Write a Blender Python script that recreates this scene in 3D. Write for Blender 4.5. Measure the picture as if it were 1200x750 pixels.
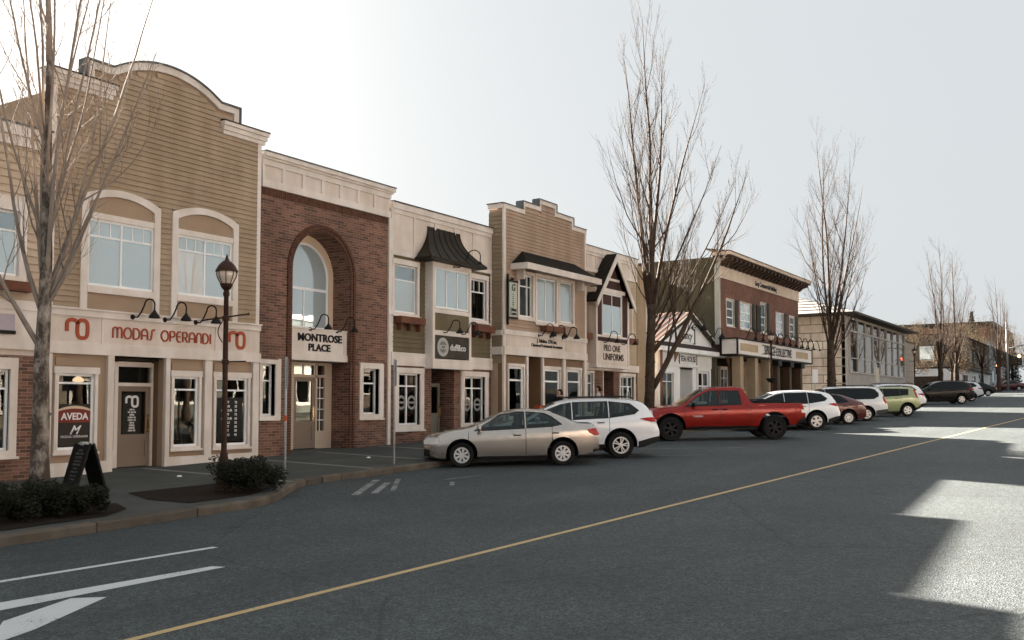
import bpy, bmesh, math, random
from math import sin, cos, pi, radians, sqrt, atan2
from mathutils import Vector, Matrix, noise as mnoise

# ---------------------------------------------------------------- scene, camera, sky, sun
for o in list(bpy.data.objects):
    bpy.data.objects.remove(o, do_unlink=True)
scene = bpy.context.scene
COL = scene.collection
GRADE = 0.0265            # the street climbs to the right

cam_data = bpy.data.cameras.new('camera')
cam = bpy.data.objects.new('camera', cam_data)
COL.objects.link(cam)
cam.location = (0, 0, 2.16)
cam.rotation_euler = (radians(93.0), 0, radians(32.735 - 90))
cam_data.sensor_width = 36
cam_data.lens = 33.6
cam_data.shift_y = 0.03275
cam_data.clip_end = 3000
scene.camera = cam

SUN_EL = radians(24.5)
SUN_AZ = atan2(0.40, 0.915)          # from +Y (behind the shops) towards +X
world = bpy.data.worlds.new('World')
scene.world = world
world.use_nodes = True
nt = world.node_tree
nt.nodes.clear()
w_out = nt.nodes.new('ShaderNodeOutputWorld')
w_bg = nt.nodes.new('ShaderNodeBackground')
w_sky = nt.nodes.new('ShaderNodeTexSky')
w_sky.sky_type = 'NISHITA'
w_sky.sun_disc = False
w_sky.sun_elevation = SUN_EL
w_sky.sun_rotation = SUN_AZ
w_sky.altitude = 50
w_sky.air_density = 1.3
w_sky.dust_density = 5.0
w_sky.ozone_density = 1.0
w_hsv = nt.nodes.new('ShaderNodeHueSaturation')
w_hsv.inputs['Saturation'].default_value = 0.45
w_mix = nt.nodes.new('ShaderNodeMixRGB')             # thin high veil of cloud over the whole sky
w_mix.inputs[0].default_value = 0.965
w_mix.inputs[2].default_value = (1.165, 1.225, 1.265, 1)
nt.links.new(w_sky.outputs[0], w_hsv.inputs['Color'])
nt.links.new(w_hsv.outputs[0], w_mix.inputs[1])
nt.links.new(w_mix.outputs[0], w_bg.inputs['Color'])
w_bg.inputs['Strength'].default_value = 0.05
nt.links.new(w_bg.outputs[0], w_out.inputs['Surface'])

sun_dir = Vector((sin(SUN_AZ) * cos(SUN_EL), cos(SUN_AZ) * cos(SUN_EL), sin(SUN_EL)))
sun_data = bpy.data.lights.new('sun', 'SUN')
sun_data.energy = 5.0
sun_data.angle = radians(0.55)
sun_data.color = (1.0, 0.90, 0.78)
sun = bpy.data.objects.new('sun', sun_data)
COL.objects.link(sun)
sun.location = sun_dir * 200
sun.rotation_euler = sun_dir.to_track_quat('Z', 'Y').to_euler()

scene.view_settings.view_transform = 'Standard'
scene.view_settings.look = 'None'
scene.view_settings.gamma = 1.0
scene.view_settings.use_curve_mapping = False
scene.view_settings.exposure = 3.5
scene.render.engine = 'CYCLES'

# ---------------------------------------------------------------- materials
MATS = {}
def mat(name, col, rough=.6, var=.12, scale=1.5, bump=0., bscale=40., metal=0., spec=.5, coat=0., col2=None, stain=0., obj=False, ior=None):
    """procedural Principled material: base colour broken up by noise, optional fine relief and streaky grime"""
    if name in MATS: return MATS[name]
    m = bpy.data.materials.new(name); m.use_nodes = True
    t = m.node_tree; b = t.nodes['Principled BSDF']; L = t.links.new
    b.inputs['Roughness'].default_value = rough
    b.inputs['Metallic'].default_value = metal
    b.inputs['Specular IOR Level'].default_value = spec if (rough < .4 or spec != .5) else .13
    if ior: b.inputs['IOR'].default_value = ior
    if coat:
        b.inputs['Coat Weight'].default_value = coat; b.inputs['Coat Roughness'].default_value = .06
    c = (*col, 1)
    if obj:
        co = t.nodes.new('ShaderNodeTexCoord').outputs['Object']
    else:
        co = t.nodes.new('ShaderNodeNewGeometry').outputs['Position']
    if var or col2 or stain:
        n = t.nodes.new('ShaderNodeTexNoise'); n.inputs['Scale'].default_value = scale; n.inputs['Detail'].default_value = 6
        n.inputs['Roughness'].default_value = .65
        L(co, n.inputs['Vector'])
        r = t.nodes.new('ShaderNodeValToRGB'); r.color_ramp.elements[0].position = .3; r.color_ramp.elements[1].position = .7
        d = col2 or tuple(max(0, x * (1 - var)) for x in col)
        u = col if col2 else tuple(min(1, x * (1 + var)) for x in col)
        r.color_ramp.elements[0].color = (*d, 1); r.color_ramp.elements[1].color = (*u, 1)
        L(n.outputs['Fac'], r.inputs['Fac'])
        src = r.outputs[0]
        if stain:
            mp = t.nodes.new('ShaderNodeMapping'); mp.inputs['Scale'].default_value = (1.6, 1.6, .35)
            L(co, mp.inputs['Vector'])
            n2 = t.nodes.new('ShaderNodeTexNoise'); n2.inputs['Scale'].default_value = 1.3; n2.inputs['Detail'].default_value = 5
            L(mp.outputs[0], n2.inputs['Vector'])
            r2 = t.nodes.new('ShaderNodeValToRGB'); r2.color_ramp.elements[0].position = .38; r2.color_ramp.elements[1].position = .62
            g = 1 - stain
            r2.color_ramp.elements[0].color = (g, g * .97, g * .92, 1); r2.color_ramp.elements[1].color = (1, 1, 1, 1)
            L(n2.outputs['Fac'], r2.inputs['Fac'])
            mx = t.nodes.new('ShaderNodeMixRGB'); mx.blend_type = 'MULTIPLY'; mx.inputs[0].default_value = 1
            L(src, mx.inputs[1]); L(r2.outputs[0], mx.inputs[2]); src = mx.outputs[0]
        L(src, b.inputs['Base Color'])
    else:
        b.inputs['Base Color'].default_value = c
    if bump:
        n3 = t.nodes.new('ShaderNodeTexNoise'); n3.inputs['Scale'].default_value = bscale; n3.inputs['Detail'].default_value = 4
        L(co, n3.inputs['Vector'])
        bp = t.nodes.new('ShaderNodeBump'); bp.inputs['Strength'].default_value = bump; bp.inputs['Distance'].default_value = .01
        L(n3.outputs['Fac'], bp.inputs['Height']); L(bp.outputs[0], b.inputs['Normal'])
    MATS[name] = m
    return m

def brick_mat(name, c1, c2, mortar, bw=.205, bh=.065, gap=.010):
    if name in MATS: return MATS[name]
    m = bpy.data.materials.new(name); m.use_nodes = True
    t = m.node_tree; b = t.nodes['Principled BSDF']; L = t.links.new
    g = t.nodes.new('ShaderNodeNewGeometry')
    s = t.nodes.new('ShaderNodeSeparateXYZ'); L(g.outputs['Position'], s.inputs[0])
    ad = t.nodes.new('ShaderNodeMath'); ad.operation = 'ADD'; L(s.outputs[0], ad.inputs[0]); L(s.outputs[1], ad.inputs[1])
    cb = t.nodes.new('ShaderNodeCombineXYZ'); L(ad.outputs[0], cb.inputs[0]); L(s.outputs[2], cb.inputs[1])
    br = t.nodes.new('ShaderNodeTexBrick')
    br.inputs['Scale'].default_value = 1; br.inputs['Brick Width'].default_value = bw + gap
    br.inputs['Row Height'].default_value = bh + gap; br.inputs['Mortar Size'].default_value = gap * .55
    br.inputs['Mortar Smooth'].default_value = .15; br.inputs['Bias'].default_value = -.1
    br.inputs['Color1'].default_value = (*c1, 1); br.inputs['Color2'].default_value = (*c2, 1); br.inputs['Mortar'].default_value = (*mortar, 1)
    L(cb.outputs[0], br.inputs['Vector'])
    n = t.nodes.new('ShaderNodeTexNoise'); n.inputs['Scale'].default_value = 1.1; n.inputs['Detail'].default_value = 6
    L(g.outputs['Position'], n.inputs['Vector'])
    r = t.nodes.new('ShaderNodeValToRGB'); r.color_ramp.elements[0].position = .3; r.color_ramp.elements[1].position = .72
    r.color_ramp.elements[0].color = (.66, .64, .62, 1); r.color_ramp.elements[1].color = (1.12, 1.08, 1.05, 1)
    L(n.outputs['Fac'], r.inputs['Fac'])
    mx = t.nodes.new('ShaderNodeMixRGB'); mx.blend_type = 'MULTIPLY'; mx.inputs[0].default_value = 1
    L(br.outputs['Color'], mx.inputs[1]); L(r.outputs[0], mx.inputs[2]); L(mx.outputs[0], b.inputs['Base Color'])
    bp = t.nodes.new('ShaderNodeBump'); bp.invert = True; bp.inputs['Strength'].default_value = .8; bp.inputs['Distance'].default_value = .008
    L(br.outputs['Fac'], bp.inputs['Height']); L(bp.outputs[0], b.inputs['Normal'])
    b.inputs['Roughness'].default_value = .85
    MATS[name] = m
    return m

def glass_mat(name, refl, tint, see, ior=3.0):
    """window glass: mirror-like reflection over a see-through or opaque tinted body"""
    if name in MATS: return MATS[name]
    m = bpy.data.materials.new(name); m.use_nodes = True
    t = m.node_tree; L = t.links.new; t.nodes.clear()
    out = t.nodes.new('ShaderNodeOutputMaterial')
    gl = t.nodes.new('ShaderNodeBsdfGlossy'); gl.inputs['Roughness'].default_value = .012; gl.inputs['Color'].default_value = (*refl, 1)
    geo = t.nodes.new('ShaderNodeNewGeometry')
    n = t.nodes.new('ShaderNodeTexNoise'); n.inputs['Scale'].default_value = 1.6; n.inputs['Detail'].default_value = 1
    L(geo.outputs['Position'], n.inputs['Vector'])
    bp = t.nodes.new('ShaderNodeBump'); bp.inputs['Strength'].default_value = .05; bp.inputs['Distance'].default_value = .03
    L(n.outputs['Fac'], bp.inputs['Height']); L(bp.outputs[0], gl.inputs['Normal'])
    if see:
        body = t.nodes.new('ShaderNodeBsdfTransparent'); body.inputs['Color'].default_value = (*tint, 1)
    else:
        body = t.nodes.new('ShaderNodeBsdfDiffuse'); body.inputs['Color'].default_value = (*tint, 1)
    fr = t.nodes.new('ShaderNodeFresnel'); fr.inputs['IOR'].default_value = see if see else ior
    mx = t.nodes.new('ShaderNodeMixShader')
    L(fr.outputs[0], mx.inputs[0]); L(body.outputs[0], mx.inputs[1]); L(gl.outputs[0], mx.inputs[2]); L(mx.outputs[0], out.inputs['Surface'])
    MATS[name] = m
    return m

def emit_mat(name, col, strength):
    if name in MATS: return MATS[name]
    m = bpy.data.materials.new(name); m.use_nodes = True
    b = m.node_tree.nodes['Principled BSDF']
    b.inputs['Base Color'].default_value = (*col, 1)
    b.inputs['Emission Color'].default_value = (*col, 1); b.inputs['Emission Strength'].default_value = strength
    MATS[name] = m
    return m

TRIM = mat('cream_trim_paint', (.74, .67, .62), .55, .07, 2., stain=.12)
TRIMW = mat('white_vinyl', (.80, .80, .80), .35, .03)
PANEL = mat('pale_beige_panel', (.70, .61, .545), .6, .07, 2., stain=.12)
TAN = mat('tan_siding_paint', (.385, .29, .205), .6, .13, 1.2, bump=.15, bscale=30, stain=.14)
TANP = mat('tan_flat_panel', (.35, .25, .172), .6, .08)
OLIVE = mat('olive_siding_paint', (.155, .126, .076), .6, .12, 1.2, stain=.12)
ROSE = mat('rosy_tan_siding_paint', (.41, .30, .225), .6, .10, 1.2, stain=.12)
STUCCO = mat('tan_stucco', (.36, .265, .175), .85, .10, 1.4, bump=.4, bscale=60, stain=.15)
BRICK = brick_mat('red_brick', (.235, .118, .078), (.075, .036, .025), (.34, .245, .19), bw=.265)
BRICK2 = brick_mat('brown_red_brick', (.24, .10, .062), (.15, .06, .04), (.22, .16, .125))
SOLDIER = mat('soldier_brick', (.105, .050, .034), .85, .45, 11)
METALD = mat('dark_metal', (.016, .014, .012), .5, .1, spec=.5)
ROOFM = mat('brown_standing_seam', (.030, .023, .016), .5, .2, 1.5, metal=.3)
SHINGLE = mat('dark_shingle', (.020, .016, .013), .9, .4, 6, bump=.6, bscale=25)
RUST = mat('rust_orange_wood', (.15, .060, .036), .6, .3, 3)
FLASH = mat('grey_flashing', (.10, .115, .12), .4, .1)
DOORB = mat('taupe_door_paint', (.22, .165, .125), .45, .06)
DOORG = mat('sage_grey_door_paint', (.17, .155, .125), .45, .06)
BRASS = mat('brass', (.75, .55, .28), .25, .1, metal=1.)
GLASSU = glass_mat('sky_tinted_glass', (.90, .985, 1.0), (.38, .445, .46), 0)  # part of the sky reflection is painted into the opaque body tint
GLASSB = glass_mat('pale_sky_tinted_glass', (.92, .98, 1.0), (.58, .60, .585), 0)  # whiter body tint of the painted sky reflection, nothing hangs behind it
GLASSD = glass_mat('dark_sky_tinted_glass', (.88, .97, 1.0), (.16, .195, .205), 0)  # darker body tint, varies the painted sky reflection from pane to pane
GLASSL = glass_mat('shop_window_glass', (.95, .95, .92), (.74, .74, .72), 1.38)
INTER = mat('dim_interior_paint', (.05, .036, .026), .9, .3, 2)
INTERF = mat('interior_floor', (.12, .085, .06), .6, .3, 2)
REDTXT = mat('brick_red_lettering', (.36, .075, .035), .5, .05)
BLACKTXT = mat('black_lettering', (.012, .011, .010), .5, .05)
WHITETXT = mat('white_lettering', (.75, .73, .70), .5, .03)
BULB = emit_mat('warm_bulb', (1., .72, .45), .16)

# ---------------------------------------------------------------- mesh helpers
WORK = bpy.data.scenes.new('workbench')          # scratch scene for booleans and lettering, removed at the end
def work_graph():
    vl = WORK.view_layers[0]; vl.update()
    return vl.depsgraph
def link(name, verts, faces, m, par=None, smooth=False, loc=None):
    me = bpy.data.meshes.new(name)
    me.from_pydata([tuple(v) for v in verts], [], faces)
    if m: me.materials.append(m)
    if smooth:
        me.shade_smooth()
    o = bpy.data.objects.new(name, me)
    COL.objects.link(o)
    if par is not None: o.parent = par
    if loc is not None: o.location = loc
    return o

def empty(name, loc, label=None, cat=None, group=None, rz=0, kind=None):
    o = bpy.data.objects.new(name, None); COL.objects.link(o)
    o.location = loc; o.rotation_euler = (0, 0, rz); o.empty_display_size = .2
    tag(o, label, cat, group, kind)
    return o

def tag(o, label=None, cat=None, group=None, kind=None):
    if label: o['label'] = label
    if cat: o['category'] = cat
    if group: o['group'] = group
    if kind: o['kind'] = kind
    return o

def bx(b):
    x0, x1, y0, y1, z0, z1 = b
    v = [(x0, y0, z0), (x1, y0, z0), (x1, y1, z0), (x0, y1, z0), (x0, y0, z1), (x1, y0, z1), (x1, y1, z1), (x0, y1, z1)]
    f = [(0, 3, 2, 1), (4, 5, 6, 7), (0, 1, 5, 4), (1, 2, 6, 5), (2, 3, 7, 6), (3, 0, 4, 7)]
    return v, f

def merge(parts):
    V, F = [], []
    for v, f in parts:
        n = len(V); V += list(v); F += [tuple(i + n for i in q) for q in f]
    return V, F

def box(name, par, b, m): return link(name, *bx(b), m, par)
def boxes(name, par, bs, m): return link(name, *merge([bx(b) for b in bs]), m, par)

def prism_vf(pts, y0, y1):
    """outline in x,z (anticlockwise seen from the street) pushed from y0 (street side) to y1"""
    n = len(pts)
    v = [(x, y0, z) for x, z in pts] + [(x, y1, z) for x, z in pts]
    f = [tuple(range(n)), tuple(range(2 * n - 1, n - 1, -1))]
    f += [(i, i + n, (i + 1) % n + n, (i + 1) % n) for i in range(n)]
    return v, f
def prism(name, par, pts, y0, y1, m): return link(name, *prism_vf(pts, y0, y1), m, par)

def strip_vf(outer, inner, y0, y1):
    """band between two polylines in x,z, from y0 to y1"""
    n = len(outer); v = []
    for y in (y0, y1):
        v += [(x, y, z) for x, z in outer] + [(x, y, z) for x, z in inner]
    f = []
    for i in range(n - 1):
        a, b, c, d = i, i + 1, n + i + 1, n + i
        f.append((a, d, c, b)); f.append((2*n+a, 2*n+b, 2*n+c, 2*n+d))
        f.append((a, b, 2*n+b, 2*n+a)); f.append((d, 2*n+d, 2*n+c, c))
    f.append((0, 2*n, 3*n, n)); f.append((n-1, 2*n-1, 4*n-1, 3*n-1))
    return v, f
def strip(name, par, outer, inner, y0, y1, m): return link(name, *strip_vf(outer, inner, y0, y1), m, par)

def tube_vf(pts, r, sides=6, r2=None):
    pts = [Vector(p) for p in pts]; n = len(pts); V, F = [], []
    up = Vector((0, 0, 1))
    prev = None
    for i, p in enumerate(pts):
        d = (pts[min(i + 1, n - 1)] - pts[max(i - 1, 0)]).normalized()
        if prev is None:
            a = d.cross(up)
            if a.length < 1e-3: a = d.cross(Vector((1, 0, 0)))
        else:
            a = prev - d * prev.dot(d)
        a.normalize(); prev = a; b = d.cross(a)
        if isinstance(r, (list, tuple)): rr = r[i]
        else: rr = r if r2 is None else r + (r2 - r) * i / (n - 1)
        for k in range(sides):
            t = 2 * pi * k / sides
            V.append(tuple(p + a * (rr * cos(t)) + b * (rr * sin(t))))
    for i in range(n - 1):
        for k in range(sides):
            k2 = (k + 1) % sides
            F.append((i*sides+k, i*sides+k2, (i+1)*sides+k2, (i+1)*sides+k))
    F.append(tuple(range(sides - 1, -1, -1))); F.append(tuple(range((n-1)*sides, n*sides)))
    return V, F
def tube(name, par, pts, r, m, sides=8, r2=None): return link(name, *tube_vf(pts, r, sides, r2), m, par, True)

def lathe_vf(prof, sides=16, c=(0, 0, 0)):
    V, F = [], []
    n = len(prof)
    for k in range(sides):
        t = 2 * pi * k / sides
        V += [(c[0] + r * cos(t), c[1] + r * sin(t), c[2] + z) for r, z in prof]
    for k in range(sides):
        k2 = (k + 1) % sides
        for i in range(n - 1):
            F.append((k*n+i, k2*n+i, k2*n+i+1, k*n+i+1))
    return V, F
def lathe(name, par, prof, m, sides=16, c=(0, 0, 0)):
    o = link(name, *lathe_vf(prof, sides, c), m, par, True)
    o.data.set_sharp_from_angle(angle=radians(40))
    return o

def arc(cx, cz, r, a0, a1, n):
    return [(cx + r * cos(radians(a0 + (a1 - a0) * i / n)), cz + r * sin(radians(a0 + (a1 - a0) * i / n))) for i in range(n + 1)]

def chord_arc(x0, x1, z, rise, n=16):
    w = (x1 - x0) / 2; r = (w * w + rise * rise) / (2 * rise); c = z + rise - r; a = math.degrees(math.asin(w / r))
    return arc((x0 + x1) / 2, c, r, 90 + a, 90 - a, n)

def text(name, par, body, x, z, size, m, y=-.01, align='CENTER', extrude=.006, bold=0., sx=1., rz=0, shear=0.):
    cu = bpy.data.curves.new(name, 'FONT'); cu.body = body; cu.size = size; cu.extrude = extrude; cu.offset = bold
    cu.align_x = align; cu.align_y = 'CENTER'; cu.resolution_u = 3; cu.shear = shear
    tmp = bpy.data.objects.new('tmp', cu); WORK.collection.objects.link(tmp)
    me = bpy.data.meshes.new_from_object(tmp.evaluated_get(work_graph()))
    bpy.data.objects.remove(tmp, do_unlink=True)
    me.name = name; me.materials.clear(); me.materials.append(m)
    o = bpy.data.objects.new(name, me); COL.objects.link(o); o.parent = par
    o.location = (x, y, z); o.rotation_euler = (radians(90), 0, rz); o.scale = (sx, 1, 1)
    return o

def ribbon_vf(pts, w, y0, y1, closed=False):
    n = len(pts); L_, R_ = [], []
    for i in range(n):
        if closed: a, b = pts[i - 1], pts[(i + 1) % n]
        else: a, b = pts[max(i - 1, 0)], pts[min(i + 1, n - 1)]
        dx, dz = b[0] - a[0], b[1] - a[1]; l = math.hypot(dx, dz) or 1
        nx, nz = -dz / l * w / 2, dx / l * w / 2
        L_.append((pts[i][0] + nx, pts[i][1] + nz)); R_.append((pts[i][0] - nx, pts[i][1] - nz))
    if closed: L_.append(L_[0]); R_.append(R_[0])
    return strip_vf(L_, R_, y0, y1)

# ---------------------------------------------------------------- building helpers
def wall_rects(x0, x1, z0, z1, holes):
    xs = sorted({x0, x1, *[min(max(h[k], x0), x1) for h in holes for k in (0, 1)]})
    out = []
    for a, b in zip(xs, xs[1:]):
        if b - a < 1e-4: continue
        m_ = (a + b) / 2
        cuts = sorted([(max(h[2], z0), min(h[3], z1)) for h in holes if h[0] < m_ < h[1] and h[3] > z0 and h[2] < z1])
        z = z0
        for c0, c1 in cuts:
            if c0 > z + 1e-4: out.append((a, b, z, c0))
            z = max(z, c1)
        if z < z1 - 1e-4: out.append((a, b, z, z1))
    return out

def wall(name, par, x0, x1, z0, z1, holes, y0, y1, m):
    return boxes(name, par, [(a, b, y0, y1, c, d) for a, b, c, d in wall_rects(x0, x1, z0, z1, holes)], m)

def siding(par, x0, x1, z0, z1, holes, m, y=-.012, pitch=.125, clip=None, rng=None):
    """lapped boards, each row cut around the openings; every board an object of its own"""
    rows = int(math.ceil((z1 - z0) / pitch))
    for r in range(rows):
        a = z0 + r * pitch; b = min(a + pitch, z1)
        if b - a < .03: continue
        ivs = [(x0, x1)] if clip is None else clip(b)
        for h in holes:
            if h[2] < b - .01 and h[3] > a + .01:
                nv = []
                for i0, i1 in ivs:
                    if h[1] <= i0 or h[0] >= i1: nv.append((i0, i1)); continue
                    if h[0] > i0 + .02: nv.append((i0, h[0]))
                    if h[1] < i1 - .02: nv.append((h[1], i1))
                ivs = nv
        for i0, i1 in ivs:
            j = random.uniform(-.002, .002)
            v = [(i0, y - .030 + j, a), (i1, y - .030 - j, a), (i1, y + .030, a), (i0, y + .030, a),
                 (i0, y, b), (i1, y, b), (i1, y + .030, b), (i0, y + .030, b)]
            link('siding_board', v, bx((0, 1, 0, 1, 0, 1))[1], m, par)

def window(par, x0, x1, z0, z1, y=0., cols=1, rails=(), glass=None, casing=.12, proj=.05, sill=True, head=0., sash=.055, muntin=None, cm=None, fm=None, name='window', set_back=.07, wing=.0):
    """building > window (casing) > sash_frame, pane, sill"""
    glass = glass or GLASSU; cm = cm or TRIM; fm = fm or TRIMW
    c = casing
    bs = [(x0 - c, x0, y - proj, y + set_back + .05, z0 - c * .8, z1), (x1, x1 + c, y - proj, y + set_back + .05, z0 - c * .8, z1),
          (x0 - c - wing, x1 + c + wing, y - proj - .012, y + set_back + .05, z1, z1 + c + head)]
    if not sill: bs.append((x0, x1, y - proj, y + set_back + .05, z0 - c * .8, z0))
    w = boxes(name, par, bs, cm)
    if sill: box('sill', w, (x0 - c - .04, x1 + c + .04, y - proj - .045, y + set_back + .05, z0 - c * .8 - .05, z0 - c * .8 + .0), cm); 
    if sill: boxes('sill_board', w, [(x0, x1, y - proj + .005, y + set_back + .05, z0 - c * .8, z0)], cm)
    ys = y + set_back
    if isinstance(cols, int): cx = [x0 + (x1 - x0) * i / cols for i in range(1, cols)]
    else: cx = list(cols)
    s = sash
    fr = [(x0, x0 + s, ys - .03, ys + .03, z0, z1), (x1 - s, x1, ys - .03, ys + .03, z0, z1), (x0 + s, x1 - s, ys - .03, ys + .03, z0, z0 + s), (x0 + s, x1 - s, ys - .03, ys + .03, z1 - s, z1)]
    for q in cx: fr.append((q - s * .45, q + s * .45, ys - .027, ys + .027, z0 + s, z1 - s))
    for q in rails: fr.append((x0 + s, x1 - s, ys - .024, ys + .024, q - s * .4, q + s * .4))
    if muntin:
        for (a, b, zz0, zz1, n) in muntin:
            for i in range(1, n):
                q = a + (b - a) * i / n
                fr.append((q - .012, q + .012, ys - .018, ys + .018, zz0, zz1))
    boxes('sash_frame', w, fr, fm)
    gx = [x0 + s] + cx + [x1 - s]; gz = [z0 + s] + list(rails) + [z1 - s]
    for a, b in zip(gx, gx[1:]):
        for d, e in zip(gz, gz[1:]):
            t = random.uniform(-.004, .004); k = random.uniform(-.004, .004)
            v, f = bx((a - .01, b + .01, -.004, .004, d - .01, e + .01))
            mx_, mz_ = (a + b) / 2, (d + e) / 2
            v = [(p[0], p[1] + ys + (p[0] - mx_) * t + (p[2] - mz_) * k, p[2]) for p in v]
            g_ = glass if glass is not GLASSU else random.choice([GLASSU, GLASSU, GLASSB, GLASSD] if random.random() < .4 else [GLASSU])
            link('pane', v, f, g_, w)
    return w

def goose(par, x, z, m, y=-.02, out=.46, h=.42, side=.26, r=.019, s=1.):
    """gooseneck sign lamp: wall plate, hooped arm, bell shade"""
    pts = [(x, y, z), (x + side*.25, y - out*.18, z - .005)]
    cx, cy, cz = x + side * .62, y - out * .60, z + h * .70
    pts += [(x + side*.45, y - out*.34, z + h*.30)]
    for i in range(9):
        a = pi * (1 - i / 8.)
        k = .5 + .5 * -cos(a)
        rr = .5
        pts.append((x + side*(.60 + .40*(1-cos(pi*i/8))/2.), y - out*(.46 + .50*(1-cos(pi*i/8))/2.), z + h*(.68 + .32*sin(pi*i/8))))
    ex, ey, ez = pts[-1]
    pts.append((ex - side*.02, ey - .0, ez - h*.28))
    base = lathe_vf([(0, -.02), (.055*s, -.02), (.055*s, .01), (0, .012)], 10)
    bv = [(x + v[0], y + .015 - v[2], z + v[1]) for v in base[0]]
    ez2 = pts[-1][2]
    shade = lathe_vf([(.018, .0), (.03*s, -.03), (.05*s, -.06*s), (.10*s, -.12*s), (.115*s, -.17*s), (.10*s, -.165*s), (.04*s, -.07*s), (.0, -.06)], 14, (pts[-1][0], pts[-1][1], ez2))
    o = link('sign_lamp', *merge([tube_vf(pts, r, 6), (bv, base[1]), shade]), m, par, True)
    o.data.set_sharp_from_angle(angle=radians(50))
    return o

def shell(par, w, d, top, mside, mroof, x0=0., y0=.2, drop=.45):
    """side walls, back wall and flat roof behind a false front"""
    box('side_wall', par, (x0, x0 + .2, y0, d, -.8, top - drop + .12), mside)
    box('side_wall', par, (x0 + w - .2, x0 + w, y0, d, -.8, top - drop + .12), mside)
    box('back_wall', par, (x0 + .2, x0 + w - .2, d - .2, d, -.8, top - drop + .12), mside)
    box('roof', par, (x0 + .2, x0 + w - .2, y0, d - .2, top - drop - .2, top - drop), mroof)

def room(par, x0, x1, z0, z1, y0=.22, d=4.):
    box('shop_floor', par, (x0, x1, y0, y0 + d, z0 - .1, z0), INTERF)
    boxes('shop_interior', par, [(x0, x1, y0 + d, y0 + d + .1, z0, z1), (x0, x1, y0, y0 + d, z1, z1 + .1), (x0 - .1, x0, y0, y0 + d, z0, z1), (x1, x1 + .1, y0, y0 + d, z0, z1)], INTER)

def door(par, x0, x1, z0, z1, y, m, glass=True, handle='R', top=.45, panels=1, fm=None):
    """building > door > pane, handle"""
    w = x1 - x0
    st = .12
    gz0 = z0 + (z1 - z0) * top
    bs = [(x0, x0 + st, y, y + .05, z0, z1), (x1 - st, x1, y, y + .05, z0, z1), (x0 + st, x1 - st, y, y + .05, z1 - st, z1),
          (x0 + st, x1 - st, y, y + .05, gz0 - .14, gz0), (x0 + st, x1 - st, y, y + .05, z0, z0 + .22), (x0 + st, x1 - st, y + .018, y + .04, z0 + .22, gz0 - .14)]
    d = boxes('door', par, bs, m)
    if glass: box('pane', d, (x0 + st, x1 - st, y + .02, y + .03, gz0, z1 - st), GLASSL)
    else: box('door_panel', d, (x0 + st, x1 - st, y + .018, y + .04, gz0, z1 - st), m)
    hx = x1 - .06 if handle == 'R' else x0 + .06
    hz = z0 + 1.02
    link('handle', *merge([bx((hx - .03, hx + .03, y - .012, y, hz - .22, hz + .20)), tube_vf([(hx, y - .01, hz + .14), (hx, y - .06, hz + .10), (hx, y - .06, hz - .12), (hx, y - .01, hz - .17)], .012, 6)]), BRASS, d)
    return d
# ---------------------------------------------------------------- ground, road, pavements, kerbs
random.seed(7)
def rz(X):
    if X < -60: return GRADE * -60
    if X < 240: return GRADE * X
    return GRADE * 240 + .004 * (X - 240)

def kerb_y(X):
    """line of the kerb on the shop side: bulb-out near the camera, then set back for angle parking"""
    if X < 11.6: return 13.05
    if X < 15.6:
        t = (X - 11.6) / 4.0; t = t * t * (3 - 2 * t)
        return 13.05 + 1.95 * t
    return 15.0

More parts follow.
